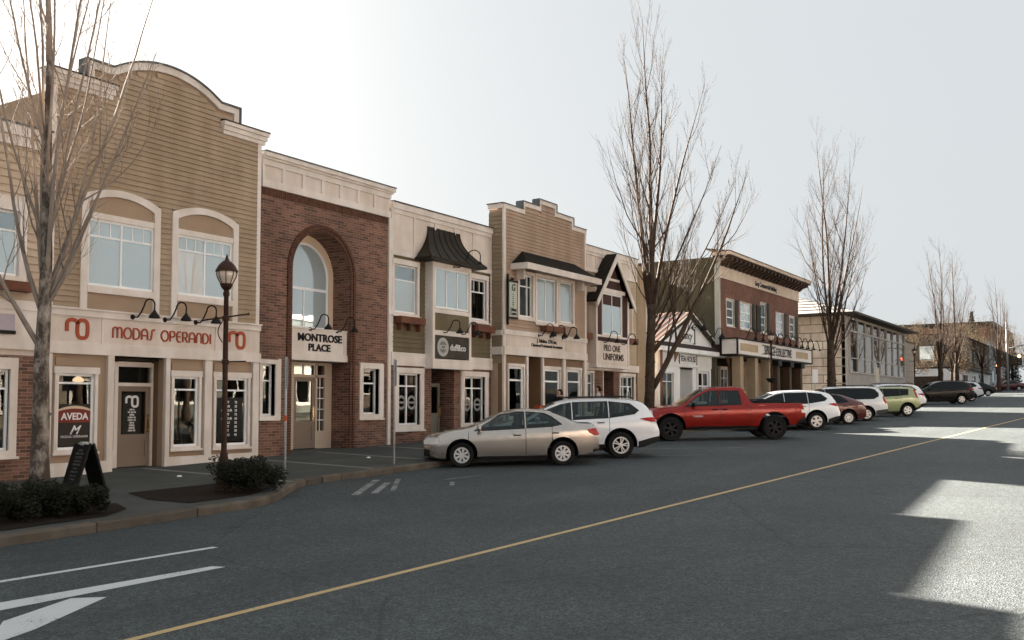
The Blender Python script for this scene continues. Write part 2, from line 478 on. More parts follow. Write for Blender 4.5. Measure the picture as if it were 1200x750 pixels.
def asphalt_mat(name, base, grain):
    m = bpy.data.materials.new(name); m.use_nodes = True
    t = m.node_tree; b = t.nodes['Principled BSDF']; L = t.links.new
    g = t.nodes.new('ShaderNodeNewGeometry')
    def nz(sc, det, rough=.6):
        n = t.nodes.new('ShaderNodeTexNoise'); n.inputs['Scale'].default_value = sc; n.inputs['Detail'].default_value = det; n.inputs['Roughness'].default_value = rough
        L(g.outputs['Position'], n.inputs['Vector']); return n
    def ramp(src, p0, c0, p1, c1):
        r = t.nodes.new('ShaderNodeValToRGB'); r.color_ramp.elements[0].position = p0; r.color_ramp.elements[1].position = p1
        r.color_ramp.elements[0].color = (*c0, 1); r.color_ramp.elements[1].color = (*c1, 1); L(src, r.inputs['Fac']); return r.outputs[0]
    def mul(a, c):
        x = t.nodes.new('ShaderNodeMixRGB'); x.blend_type = 'MULTIPLY'; x.inputs[0].default_value = 1; L(a, x.inputs[1]); L(c, x.inputs[2]); return x.outputs[0]
    vor = t.nodes.new('ShaderNodeTexVoronoi'); vor.inputs['Scale'].default_value = grain; L(g.outputs['Position'], vor.inputs['Vector'])
    stone = ramp(vor.outputs['Color'], .2, tuple(x * .36 for x in base), .9, tuple(x * 1.98 for x in base))
    v2 = t.nodes.new('ShaderNodeTexVoronoi'); v2.inputs['Scale'].default_value = 17; L(g.outputs['Position'], v2.inputs['Vector'])
    stone = mul(stone, ramp(v2.outputs['Color'], .25, (.82, .82, .82), .8, (1.2, 1.2, 1.2)))
    oil = ramp(nz(.9, 4, .55).outputs['Fac'], .27, (.62, .61, .60), .36, (1, 1, 1))
    stone = mul(stone, oil)
    big = ramp(nz(.30, 6, .6).outputs['Fac'], .34, (.72, .73, .74), .68, (1.2, 1.19, 1.17))
    mid = ramp(nz(9, 6, .7).outputs['Fac'], .32, (.80, .80, .80), .68, (1.18, 1.18, 1.18))
    # streaks along the wheel paths
    mp = t.nodes.new('ShaderNodeMapping'); mp.inputs['Scale'].default_value = (.06, .9, 1); mp.inputs['Rotation'].default_value = (0, 0, radians(2)); L(g.outputs['Position'], mp.inputs['Vector'])
    n = t.nodes.new('ShaderNodeTexNoise'); n.inputs['Scale'].default_value = 1.; n.inputs['Detail'].default_value = 3; L(mp.outputs[0], n.inputs['Vector'])
    streak = ramp(n.outputs['Fac'], .35, (.86, .86, .86), .65, (1.1, 1.1, 1.1))
    # sparse sealed cracks
    wv = nz(1.1, 3); ad = t.nodes.new('ShaderNodeMixRGB'); ad.inputs[0].default_value = .18; L(g.outputs['Position'], ad.inputs[1]); L(wv.outputs['Color'], ad.inputs[2])
    vc = t.nodes.new('ShaderNodeTexVoronoi'); vc.feature = 'DISTANCE_TO_EDGE'; vc.inputs['Scale'].default_value = .16; L(ad.outputs[0], vc.inputs['Vector'])
    crack = ramp(vc.outputs['Distance'], .0007, (.5, .5, .5), .0026, (1, 1, 1))
    L(mul(mul(mul(mul(stone, big), mid), streak), crack), b.inputs['Base Color'])
    b.inputs['Roughness'].default_value = .72
    b.inputs['Specular IOR Level'].default_value = .45
    bp = t.nodes.new('ShaderNodeBump'); bp.inputs['Strength'].default_value = .75; bp.inputs['Distance'].default_value = .012
    L(vor.outputs['Distance'], bp.inputs['Height']); L(bp.outputs[0], b.inputs['Normal'])
    return m
ASPH = asphalt_mat('worn_asphalt', (.0365, .0465, .0490), 58)
CONC = mat('old_concrete', (.070, .073, .067), .85, .25, .8, bump=.3, bscale=50)
CONC2 = mat('pale_concrete_band', (.20, .19, .175), .85, .2, 2, bump=.3, bscale=50)
KERB = mat('kerb_concrete', (.108, .094, .078), .85, .22, 2.5, bump=.3, bscale=40, stain=.10)
KERBS = [KERB, mat('kerb_concrete_dark', (.085, .075, .063), .85, .25, 2.5, bump=.3, bscale=40, stain=.1), mat('kerb_concrete_pale', (.132, .116, .097), .85, .25, 2.5, bump=.3, bscale=40, stain=.1), KERB]
SOIL = mat('bark_mulch', (.020, .014, .010), .95, .5, 14, bump=1., bscale=30)
GRASSY = mat('dull_ground', (.085, .08, .06), .95, .3, .2)

def sheet(name, xs, rows, zf, m, kind='structure'):
    """rows: functions of X giving Y; a sheet over X stations, zf(X, Y) its height"""
    V, F = [], []
    n = len(rows)
    for X in xs:
        for r in rows:
            Y = r(X) if callable(r) else r
            V.append((X, Y, zf(X, Y)))
    for i in range(len(xs) - 1):
        for j in range(n - 1):
            F.append((i*n+j, (i+1)*n+j, (i+1)*n+j+1, i*n+j+1))
    o = link(name, V, F, m); o['kind'] = kind
    return o

XS = [-60, -40, -20, -10, 0, 5, 8, 10] + [11 + .25 * i for i in range(24)] + [17.5, 20, 30, 40, 50, 60, 70, 80, 90, 100, 110, 120, 140, 160, 180, 200, 240, 300, 420]
sheet('ground', [-600, -200] + XS + [600, 900], [-700, -60, -3, 15, 60, 700], lambda X, Y: rz(X) - .06, GRASSY)
sheet('road', XS, [-3.0, 2, 7, lambda X: kerb_y(X) - .005], lambda X, Y: rz(X), ASPH)
def pz(X, Y):
    k = kerb_y(X)
    return rz(X) + .15 + .11 * min(1., max(0., (Y - k) / (19.5 - k)))
sheet('pavement', XS, [lambda X: kerb_y(X) + .16, 15.6, 17.5, 19.5, 26, 60], pz, CONC)
sheet('opposite_pavement', XS, [-12, -3.16], lambda X, Y: rz(X) + .15, CONC)

# kerb stones: each a piece of its own
kerb = empty('kerb', (0, 0, 0), kind='structure')
okerb = empty('opposite_kerb', (0, 0, 0), kind='structure')
def kerb_run(par, fy, x0, x1, step, sgn):
    x = x0
    while x < x1:
        st = step if not (11 < x < 16) else .62
        xe = x + st - .022
        n = 3; V = []
        for i in range(n + 1):
            X = x + (xe - x) * i / n; Y = fy(X)
            d = (fy(X + .05) - fy(X - .05)) / .1
            l = sqrt(1 + d * d); nx, ny = -d / l * sgn, 1 / l * sgn
            z = rz(X)
            V += [(X, Y, z - .1), (X, Y, z + .12), (X + nx*.025, Y + ny*.025, z + .146), (X + nx*.17, Y + ny*.17, z + .154), (X + nx*.17, Y + ny*.17, z - .1)]
        F = []
        for i in range(n):
            for k in range(4): F.append((i*5+k, i*5+k+1, (i+1)*5+k+1, (i+1)*5+k) if sgn < 0 else (i*5+k, (i+1)*5+k, (i+1)*5+k+1, i*5+k+1))
        F += [(0, 1, 2, 3, 4), tuple(n*5 + k for k in (4, 3, 2, 1, 0))]
        link('kerb_stone', V, F, random.choice(KERBS), par)
        x += st
kerb_run(kerb, kerb_y, -6, 115, 1.85, 1)
kerb_run(okerb, lambda X: -3.0, -10, 60, 3., -1)

# score lines of paler concrete across the pavement
bands = empty('pavement_band', (0, 0, 0), kind='structure')
for X in (14.3, 17.4, 19.95, 22.6, 25.3, 29.6, 34, 38, 42, 47):
    w = .085
    ys = [max(kerb_y(X), 13.0) + .2, 16.6, 17.5, 18.4, 19.45]
    V = []
    for i, Y in enumerate(ys):
        sh = (19.5 - Y) * .02
        V += [(X - w + sh, Y, pz(X - w, Y) + .004), (X + w + sh, Y, pz(X + w, Y) + .004)]
    link('concrete_band', V, [(2*i, 2*i+1, 2*i+3, 2*i+2) for i in range(len(ys)-1)], CONC2, bands)

# planting bed on the bulb-out
def bed(name, pts, lab=None):
    V = [(x, y, pz(x, y) + .012) for x, y in pts]
    o = link(name, V, [tuple(range(len(V)))], SOIL); o['kind'] = 'structure'; return o
bed('planting_bed', [(4, 13.45), (9.2, 13.45), (9.9, 13.9), (10.2, 14.6), (9.6, 15.7), (4, 15.9)])
bed('planting_bed', [(10.9, 13.6), (12.2, 13.55), (13.3, 14.15), (14.2, 14.9), (13.9, 15.6), (11.2, 15.7), (10.8, 14.6)])
for tx, ty in ((35.3, 16.0), (59.5, 15.5)):
    bed('tree_pit', [(tx - .8, ty - .7), (tx + .8, ty - .7), (tx + .8, ty + .7), (tx - .8, ty + .7)])

# painted markings, 4 mm sheets over the asphalt
def paint_mat(name, col, wear):
    m = bpy.data.materials.new(name); m.use_nodes = True
    t = m.node_tree; b = t.nodes['Principled BSDF']; L = t.links.new
    g = t.nodes.new('ShaderNodeNewGeometry')
    n = t.nodes.new('ShaderNodeTexNoise'); n.inputs['Scale'].default_value = 38; n.inputs['Detail'].default_value = 6; n.inputs['Roughness'].default_value = .75; L(g.outputs['Position'], n.inputs['Vector'])
    n2 = t.nodes.new('ShaderNodeTexNoise'); n2.inputs['Scale'].default_value = 1.7; n2.inputs['Detail'].default_value = 3; L(g.outputs['Position'], n2.inputs['Vector'])
    ad = t.nodes.new('ShaderNodeMath'); ad.operation = 'MULTIPLY_ADD'; ad.inputs[1].default_value = .5; L(n2.outputs['Fac'], ad.inputs[0]); L(n.outputs['Fac'], ad.inputs[2])
    r = t.nodes.new('ShaderNodeValToRGB'); r.color_ramp.elements[0].position = wear; r.color_ramp.elements[1].position = wear + .10
    r.color_ramp.elements[0].color = (.07, .072, .072, 1); r.color_ramp.elements[1].color = (*col, 1)
    L(ad.outputs[0], r.inputs['Fac']); L(r.outputs[0], b.inputs['Base Color']); b.inputs['Roughness'].default_value = .7
    return m
PAINTW = paint_mat('white_road_paint', (.52, .54, .54), .55)
PAINTF = paint_mat('worn_white_paint', (.26, .27, .27), .72)
PAINTY = paint_mat('yellow_road_paint', (.46, .33, .155), .54)
def marking(name, pts, m, lab=None, grp=None):
    V = [(x, y, rz(x) + .004) for x, y in pts]
    o = link(name, V, [tuple(range(len(V)))], m); o['kind'] = 'structure'
    return o
def line_marking(name, a, b, w, m, seg=1):
    d = Vector((b[0] - a[0], b[1] - a[1])); l = d.length; d /= l; n = Vector((-d.y, d.x)) * w / 2
    V, F = [], []
    for i in range(seg + 1):
        p = Vector(a) + d * l * i / seg
        for s in (-1, 1):
            q = p + n * s; V.append((q.x, q.y, rz(q.x) + .004))
    F = [(2*i, 2*i+2, 2*i+3, 2*i+1) for i in range(seg)]
    o = link(name, V, F, m); o['kind'] = 'structure'; return o
line_marking('yellow_centre_line', (-30, 9.30), (86, 2.50), .10, PAINTY, 12)
line_marking('white_lane_line', (-14, 13.42 - .1), (8.75, 10.36), .12, PAINTW, 4)
# turn arrow in the near lane
marking('turn_arrow', [(3.2, 9.55), (5.25, 9.32), (7.86, 9.12), (7.80, 9.30), (5.47, 9.66), (3.2, 9.95)], PAINTW)
marking('turn_arrow', [(3.4, 7.75), (5.0, 8.31), (6.14, 8.92), (5.92, 9.20), (5.02, 8.86), (4.84, 8.62), (3.4, 8.2)], PAINTW)
# faded parking stall paint
for a, b, w in (((14.16, 12.75), (16.6, 14.3), .16), ((14.55, 12.6), (16.2, 13.65), .14), ((15.0, 12.5), (17.0, 14.0), .11), ((16.4, 12.05), (16.95, 12.45), .1), ((17.3, 12.9), (18.5, 12.75), .08)):
    line_marking('parking_line', a, b, w, PAINTF)
for i in range(12):
    x = 24.2 + i * 3.25
    line_marking('parking_line', (x + 1.9, 10.2), (x - .9, 14.6), .10, PAINTF)
# ---------------------------------------------------------------- the row of shops
FY = 19.5
def base_z(X): return rz(X) + .26
def shop(name, X, label, cat='building', y=FY, group=None):
    return empty(name, (X, y, base_z(X)), label, cat, group)

def logo_vf(x, z, w, h, sw, y0, y1):
    """looping n-and-o emblem"""
    u = lambda a, b: (x + a * w, z + b * h)
    n1 = [u(.04, .36), u(.04, .74)] + [u(.04 + .235 - .235 * cos(t), .74 + .2 * sin(t)) for t in [pi * i / 8 for i in range(9)]]
    o = []
    for i in range(24):
        t = 2 * pi * i / 24
        cx, cz = .73, .5
        ex = abs(cos(t)) ** .8 * (1 if cos(t) > 0 else -1); ez = abs(sin(t)) ** .55 * (1 if sin(t) > 0 else -1)
        o.append(u(cx + ex * .23, cz + ez * .44))
    return merge([ribbon_vf(n1, sw, y0, y1), ribbon_vf(o, sw, y0, y1, True)])

def build_left_shop():
    b = shop('shop_building', 11.78, 'beige sided shop with brick base at the far left, behind the birch trunk')
    x0 = -6.
    h_up = [(-1.9, -.62, 4.25, 5.62)]
    h_lo = [(-3.2, -.74, .62, 2.3)]
    wall('front_wall', b, x0, -.02, 2.6, 7.2, h_up, .03, .2, PANEL)
    wall('brick_wall', b, x0, -.02, -.8, 2.6, h_lo, .0, .2, BRICK)
    LS = mat('pale_peach_siding', (.50, .39, .29), .6, .08, 1.4, stain=.1)
    siding(b, x0, -.02, 3.75, 7.0, [(-2.1, -.44, 4.05, 5.85)], LS, pitch=.16)
    boxes('cornice', b, [(x0, .0, -.16, .2, 7.2, 7.42), (x0, .0, -.08, .2, 7.0, 7.2)], TRIM)
    box('cornice_cap', b, (x0, .0, -.19, .22, 7.42, 7.46), FLASH)
    boxes('sign_band', b, [(x0, -.02, -.05, .02, 3.55, 3.75), (x0, -.02, -.02, .02, 3.0, 3.55), (x0, -.02, -.06, .02, 2.72, 3.0)], TRIM)
    box('sign_board', b, (-3.4, -.72, -.12, -.025, 3.10, 3.44), mat('mauve_sign_board', (.42, .36, .40), .5))
    box('sign_frame', b, (-3.45, -.68, -.10, -.022, 3.03, 3.10), METALD)
    window(b, -1.9, -.62, 4.25, 5.62, cols=1, rails=(5.2,), casing=.16, head=.05)
    box('flower_box', b, (-2.1, -.42, -.3, -.06, 3.92, 4.12), RUST)
    window(b, -3.2, -.74, .62, 2.3, cols=2, rails=(1.9,), glass=GLASSL, casing=.16, head=.08)
    box('corner_board', b, (-.16, -.02, -.03, .03, 3.75, 7.0), TRIM)
    room(b, -5.6, -.3, .0, 2.5)
    shell(b, 5.98, 13., 7.3, PANEL, SHINGLE, x0=x0)

def build_modas():
    b = shop('shop_building', 11.80, 'tall tan clapboard shop with rounded parapet and red lettered sign band')
    W = 5.98
    ups = [(.93, 2.66, 4.24, 5.76), (3.32, 5.03, 4.26, 5.74)]
    cas = [(.75, 2.81, 3.70, 6.30), (3.15, 5.21, 3.70, 6.30)]
    lows = [(.30, 1.18, .58, 2.25), (1.66, 3.02, -.05, 2.66), (3.30, 4.04, .54, 2.25), (4.58, 5.62, .52, 2.25)]
    wall('front_wall', b, 0, W, 3.68, 8.6, ups, .02, .2, TANP)
    top = [(0, 8.6), (W, 8.6), (W, 8.9), (5.17, 8.9), (5.17, 9.32), (4.57, 9.32)] + chord_arc(1.46, 4.57, 9.32, .47)[::-1] + [(.82, 9.32), (.82, 8.9), (0, 8.9)]
    prism('parapet', b, top, .02, .2, TANP)
    am = chord_arc(1.46, 4.57, 9.32, .47, 24)
    def clip(z):
        if z < 8.72: return [(.12, W - .12)]
        if z < 9.16: return [(.98, 5.0)]
        zz = z + .17
        if zz > 9.75: return []
        xs = [x for x, q in am if q > zz]
        return [(min(xs) + .05, max(xs) - .05)] if len(xs) > 2 else []
    siding(b, .12, W - .12, 3.70, 9.7, cas, TAN, clip=clip)
    for x in (0., W - .13): box('corner_board', b, (x, x + .13, -.035, .03, 3.7, 8.62), TRIM)
    # trim following the parapet outline
    outer = [(.82, 8.9), (.82, 9.32), (1.46, 9.32)] + am[1:-1] + [(4.57, 9.32), (5.17, 9.32), (5.17, 8.9)]
    ia = chord_arc(1.50, 4.53, 9.15, .47, 24)
    inner = [(.98, 8.9), (.98, 9.16), (1.50, 9.16)] + ia[1:-1] + [(4.53, 9.16), (5.01, 9.16), (5.01, 8.9)]
    strip('parapet_trim', b, outer, inner, -.06, .03, TRIM)
    cap_o = [(.77, 8.95), (.77, 9.37), (1.45, 9.37)] + [(x, z + .045) for x, z in am[1:-1]] + [(4.58, 9.37), (5.22, 9.37), (5.22, 8.95)]
    strip('parapet_cap', b, cap_o, [(x, z) for x, z in outer], -.10, .24, FLASH)
    for x0, x1 in ((-.12, 1.52), (4.60, 6.14)):
        boxes('cornice', b, [(x0, x1, -.17, .2, 8.78, 8.88), (x0 + .03, x1 - .03, -.12, .2, 8.66, 8.78), (x0 + .06, x1 - .06, -.07, .2, 8.56, 8.66)], TRIM)
        box('cornice_cap', b, (x0 - .02, x1 + .02, -.19, .22, 8.88, 8.91), METALD)
    # upper windows in arched surrounds
    for (x0, x1, z0, z1), (a, c, _, _) in zip(ups, cas):
        oa = chord_arc(a, c, 6.26, .24, 14); inn = chord_arc(a + .17, c - .17, 6.12, .22, 14)
        s = strip('window_surround', b, [(a, 3.7)] + oa + [(c, 3.7)], [(a + .17, 3.7)] + inn + [(c - .17, 3.7)], -.07, .03, TRIM)
        prism('arched_panel', s, [(a + .17, z1 + .14), (c - .17, z1 + .14)] + inn[::-1], -.015, .03, TANP)
        box('apron_panel', s, (a + .17, c - .17, -.02, .03, 3.7, z0 - .15), TANP)
        m_ = (x0 + x1) / 2
        window(b, x0, x1, z0, z1, y=-.01, cols=2, rails=(5.37,), casing=.02, proj=.03, sill=False, set_back=.03, muntin=[(x0, m_, 5.39, z1 - .05, 3), (m_, x1, 5.39, z1 - .05, 3)])
        box('sill', s, (a + .17, c - .17, -.08, -.012, z0 - .16, z0 - .017), TRIM); box('head_board', s, (a + .17, c - .17, -.055, -.012, z1 + .017, z1 + .14), TRIM)
    # sign band
    boxes('sign_band', b, [(0, W + .02, -.09, .03, 3.52, 3.70), (0, W + .02, -.035, .03, 2.92, 3.52), (0, W + .02, -.10, .03, 2.68, 2.92), (-.01, W + .03, -.13, .03, 3.66, 3.70)], TRIM)
    for x0, x1 in ((.08, 1.30), (1.37, 4.50), (4.57, 5.86)): box('sign_panel', b, (x0, x1, -.042, -.03, 2.96, 3.48), PANEL)
    for x in (1.335, 4.535): box('sign_divider', b, (x - .025, x + .025, -.055, -.03, 2.92, 3.52), TRIM)
    for x in (.44, 4.94): link('emblem', *logo_vf(x, 3.01, .54, .45, .085, -.062, -.043), REDTXT, b)
    # rounded sign lettering built from strokes
    A = lambda cx, cz, rx, rzz, a0, a1, n=8: [(cx + rx * cos(radians(a0 + (a1 - a0) * i / n)), cz + rzz * sin(radians(a0 + (a1 - a0) * i / n))) for i in range(n + 1)]
    G = {
     'M': (1.15, [[(.05, 0), (.05, .7)] + A(.31, .7, .26, .27, 180, 0) + [(.57, 0)], A(.83, .7, .26, .27, 180, 0) + [(1.09, 0)]]),
     'O': (1.0, [A(.5, .49, .45, .49, 0, 360, 18)]),
     'D': (.86, [[(.06, 0), (.06, .97), (.3, .97)] + A(.32, .485, .46, .485, 90, -90, 10) + [(.06, .0)]]),
     'A': (.84, [[(.05, 0), (.05, .62)] + A(.41, .62, .36, .36, 180, 0) + [(.77, 0)], [(.05, .38), (.77, .38)]]),
     'S': (.66, [[(.0, .02), (.14, .02), (.24, .14), (.34, .62)] + A(.50, .72, .17, .24, 180, 70) + [(.70, .97)]]),
     'P': (.72, [[(.06, 0), (.06, .97), (.34, .97)] + A(.36, .70, .28, .27, 90, -90) + [(.06, .43)]]),
     'E': (.66, [[(.6, .97), (.3, .97)] + A(.34, .485, .28, .485, 90, 270, 10) + [(.6, 0)], [(.06, .50), (.52, .50)]]),
     'R': (.76, [[(.06, 0), (.06, .97), (.34, .97)] + A(.36, .70, .28, .27, 90, -90) + [(.06, .43)], [(.36, .43), (.68, 0)]]),
     'N': (.76, [[(.05, 0), (.05, .62)] + A(.37, .62, .32, .36, 180, 0) + [(.69, 0)]]),
     'I': (.2, [[(.08, 0), (.08, .97)]]), ' ': (.55, [])}
    word = 'MODAS OPERANDI'
    tot = sum(G[c][0] + .13 for c in word) - .13
    x = 1.58; sc = (4.38 - 1.58) / tot; hz = .255
    for ch in word:
        wd, st = G[ch]
        if st: link('letter', *merge([ribbon_vf([(x + p * sc, 3.09 + q * hz) for p, q in s], .036, -.066, -.0425) for s in st]), REDTXT, b)
        x += (wd + .13) * sc
    for x in (2.07, 2.96, 3.86): goose(b, x, 3.60, METALD, y=-.10, s=1.15)
    # shopfront
    wall('shopfront_wall', b, 0, W, -.6, 2.68, lows, .02, .2, TANP)
    boxes('plinth', b, [(.0, 1.64, -.06, .02, -.6, .30), (3.04, W, -.06, .02, -.6, .30)], TRIM)
    for x0, x1 in ((.02, .14), (1.48, 1.64), (3.04, 3.16), (4.20, 4.42), (5.76, 5.97)): box('pilaster', b, (x0, x1, -.07, .02, .30, 2.68), TRIM)
    for x0, x1, z0, z1 in (lows[0], lows[2], lows[3]):
        r = 2.04 if x0 < 1 else 1.93
        window(b, x0, x1, z0, z1, rails=(r,), glass=GLASSL, casing=.075, head=.07, wing=.03, set_back=.05)
        box('transom_panel', b, (x0 - .05, x1 + .05, -.012, .022, 2.42, 2.60), TANP)
    # recessed entrance
    yd = .42
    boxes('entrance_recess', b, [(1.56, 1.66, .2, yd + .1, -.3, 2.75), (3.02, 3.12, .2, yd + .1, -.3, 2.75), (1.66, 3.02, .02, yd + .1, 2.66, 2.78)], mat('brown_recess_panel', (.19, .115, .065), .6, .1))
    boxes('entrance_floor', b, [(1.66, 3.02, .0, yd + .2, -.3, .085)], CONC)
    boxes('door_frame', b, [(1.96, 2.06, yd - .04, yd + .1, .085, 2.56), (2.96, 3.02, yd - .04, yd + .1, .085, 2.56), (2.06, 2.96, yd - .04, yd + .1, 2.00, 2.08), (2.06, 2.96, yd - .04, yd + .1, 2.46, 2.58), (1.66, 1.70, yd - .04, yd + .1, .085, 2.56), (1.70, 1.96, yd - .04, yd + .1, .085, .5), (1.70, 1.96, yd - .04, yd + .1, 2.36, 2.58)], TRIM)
    d = door(b, 2.06, 2.96, .10, 2.00, yd, DOORB, top=.40)
    box('sidelight_pane', d, (1.70, 1.96, yd + .03, yd + .04, .5, 2.36), GLASSL)
    box('transom_pane', d, (2.06, 2.96, yd + .03, yd + .04, 2.08, 2.46), GLASSL)
    ps = box('door_poster', d, (2.22, 2.72, yd + .006, yd + .016, .80, 1.82), mat('black_poster', (.016, .015, .014), .4))
    link('door_emblem', *logo_vf(2.30, 1.50, .34, .27, .055, yd + .0, yd + .005), WHITETXT, d)
    for i in range(9):
        z = 1.45 - i * .062; w_ = random.uniform(.12, .2)
        text('poster_text', d, random.choice(['hair spa nails', 'colour cut', 'waxing lashes', 'make up', 'styling']), 2.47, z, .07, WHITETXT, y=yd + .003, bold=.002, sx=w_ / .22, extrude=.001)
    room(b, .2, 5.8, .0, 2.6)
    # things behind and on the shop windows
    pl = lathe('pendant_lamp', b, [(.0, .08), (.05, .07), (.11, .02), (.125, -.02), (.10, -.05), (0, -.065)], BULB, 14, (1.15, .55, 2.13))
    po = box('window_poster', b, (.37, 1.13, .036, .042, .66, 1.58), mat('dark_poster', (.035, .028, .022), .5))
    prism('poster_red_band', po, [(.36, 1.17), (1.14, 1.17), (1.14, 1.42)] + chord_arc(.36, 1.14, 1.42, .06)[::-1][1:-1] + [(.36, 1.42)], .030, .036, mat('poster_red', (.19, .035, .022), .5))
    strip('poster_arch', po, chord_arc(.36, 1.14, 1.46, .08), chord_arc(.36, 1.14, 1.42, .06), .028, .036, mat('poster_cream', (.62, .48, .34), .5))
    text('poster_title', po, 'AVEDA', .75, 1.30, .21, WHITETXT, y=.026, bold=.006, sx=.95, extrude=.001)
    text('poster_script', po, 'M', .73, 1.00, .27, WHITETXT, y=.026, shear=.5, bold=.004, extrude=.001)
    text('poster_line', po, 'MODAS OPERANDI', .75, .86, .075, WHITETXT, y=.026, extrude=.001)
    pw = box('price_list', b, (4.70, 5.50, .036, .042, .62, 1.74), mat('black_poster', (.016, .015, .014), .4))
    for i in range(9):
        z = 1.62 - i * .105
        text('price_text', pw, random.choice(['CUT', 'COLOUR', 'PERM', 'UP DO', 'FOILS']), 4.98, z, .085, WHITETXT, y=.030, bold=.002, extrude=.001)
        text('price_text', pw, str(random.choice([25, 38, 45, 60, 75])), 5.28, z, .085, WHITETXT, y=.030, bold=.002, extrude=.001)
    shell(b, W, 14., 8.75, TANP, SHINGLE)
    return b

def build_montrose():
    X0 = 17.83
    b = shop('shop_building', X0, 'red brick shop front with tall arched recess and framed name board')
    W = 5.35; cx, rad, sp = 2.355, 1.19, 5.2
    lo = [(.10, .56, 1.10, 2.50), (4.12, 4.86, 1.10, 2.50)]
    # brick wall with arched opening
    xs = [(a, c, z0, z1) for a, c, z0, z1 in wall_rects(0, W, -.8, 7.3, lo + [(cx - rad, cx + rad, -.9, 6.9)])]
    parts = [bx((a, c, 0, .25, z0, z1)) for a, c, z0, z1 in xs]
    oa = arc(cx, sp, rad, 180, 0, 24)
    parts.append(strip_vf([(x, 6.9) for x, z in oa], oa, 0, .25))
    link('brick_wall', *merge(parts), BRICK, b)
    # soldier course and arch ring of single bricks
    n = int(W / .078)
    boxes('soldier_course', b, [(i * W / n + .004, (i + 1) * W / n - .006, -.012, .02, 7.075, 7.29) for i in range(n)], SOLDIER)['kind'] = 'stuff'
    ring = []
    for r0, r1, yy in ((rad, rad + .095, -.02), (rad + .105, rad + .20, -.045)):
        m_ = int(pi * r1 / .078)
        for i in range(m_):
            a0, a1 = 180 - 180. * i / m_, 180 - 180. * (i + .86) / m_
            ring.append(strip_vf(arc(cx, sp, r1, a0, a1, 1), arc(cx, sp, r0, a0, a1, 1), yy, .02))
        k = int((sp + .6) / .075)
        for s in (-1, 1):
            for i in range(k):
                z = sp - (i + 1) * .075
                x0, x1 = sorted((cx + s * r0, cx + s * r1))
                ring.append(bx((x0, x1, yy, .02, z, z + .066)))
    link('brick_arch', *merge(ring), SOLDIER, b)['kind'] = 'stuff'
    D = .72
    # reveal and back of the recess
    ro = arc(cx, sp, rad + .24, 180, 0, 24); ri = arc(cx, sp, rad, 180, 0, 24)
    parts = [strip_vf(ro, ri, .25, D), bx((cx - rad - .24, cx - rad, .25, D, -.8, sp)), bx((cx + rad, cx + rad + .24, .25, D, -.8, sp))]
    link('brick_reveal', *merge(parts), BRICK, b)
    # arched window
    wx0, wx1 = 1.36, 3.36; wr = 1.0; wz = 5.16
    so = [(cx - rad, 3.5)] + arc(cx, sp, rad, 180, 0, 20) + [(cx + rad, 3.5)]
    si = [(cx - wr, 3.5)] + arc(cx, wz, wr, 180, 0, 20) + [(cx + wr, 3.5)]
    w = strip('arched_window', b, so, si, D - .02, D + .12, mat('warm_cream_surround', (.66, .52, .38), .55, .06))
    fo, fi = si, [(cx - wr + .07, 3.68)] + arc(cx, wz, wr - .07, 180, 0, 20) + [(cx + wr - .07, 3.68)]
    fo = [(cx - wr, 3.60)] + fo[1:-1] + [(cx + wr, 3.60)]
    link('sash_frame', *merge([strip_vf(fo, fi, D + .01, D + .07), bx((cx - wr, cx + wr, D + .01, D + .07, 3.60, 3.69)), bx((cx - wr + .07, cx + wr - .07, D + .02, D + .06, 4.76, 4.84)), bx((cx - .02, cx + .02, D + .02, D + .06, 3.69, 4.76))]), TRIMW, w)
    prism('pane', w, [(cx - wr + .05, 4.80), (cx + wr - .05, 4.80)] + arc(cx, wz, wr - .05, 0, 180, 20), D + .036, D + .044, GLASSU)
    box('pane', w, (cx - wr + .05, cx - .02, D + .036, D + .044, 3.65, 4.80), GLASSU)
    box('pane', w, (cx + .02, cx + wr - .05, D + .036, D + .044, 3.65, 4.80), GLASSU)
    # name board
    s = boxes('name_board', b, [(cx - rad + .005, cx + rad - .02, .12, D, 2.86, 3.55)], TRIM)
    boxes('board_moulding', s, [(cx - rad + .005, cx + rad - .012, .08, D - .02, 2.66, 2.86), (cx - rad + .004, cx + rad - .012, .09, D - .02, 3.55, 3.59), (cx + rad - .14, cx + rad - .02, .105, .12, 2.86, 3.55)], TRIM)
    def serif(txt, x, z, sz):
        text('name_lettering', s, txt, x, z, sz, BLACKTXT, y=.108, bold=.009, sx=1.12, extrude=.010)
        # slab serifs
        wv = sz * .72 * 1.12 * len(txt)
    serif('MONTROSE', cx + .05, 3.31, .30); serif('PLACE', cx + .02, 3.03, .28)
    for x in (cx - .35, cx + .75): goose(b, x, 3.56, METALD, y=.10, s=1.05)
    # entrance
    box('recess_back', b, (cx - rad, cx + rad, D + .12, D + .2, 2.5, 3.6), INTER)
    boxes('door_frame', b, [(1.17, 1.98, D, D + .14, -.2, 2.64), (2.86, 2.94, D, D + .14, .12, 2.64), (3.24, 3.54, D, D + .14, -.2, 2.64), (1.98, 3.24, D, D + .14, 2.56, 2.64), (1.98, 3.24, D, D + .14, 2.20, 2.28), (2.94, 3.24, D, D + .14, -.2, .62)], mat('door_surround_cream', (.50, .40, .31), .5, .05))
    d = door(b, 1.98, 2.86, .12, 2.20, D + .03, DOORB, top=.38)
    boxes('sidelight_bars', d, [(2.94, 3.24, D + .04, D + .08, .62 + i * .32 - .012, .62 + i * .32 + .012) for i in range(1, 5)] + [(3.08, 3.10, D + .04, D + .08, .62, 2.2)], TRIMW)
    box('sidelight_pane', d, (2.94, 3.24, D + .056, D + .064, .62, 2.2), GLASSL)
    box('transom_pane', d, (1.98, 3.24, D + .056, D + .064, 2.28, 2.56), GLASSL)
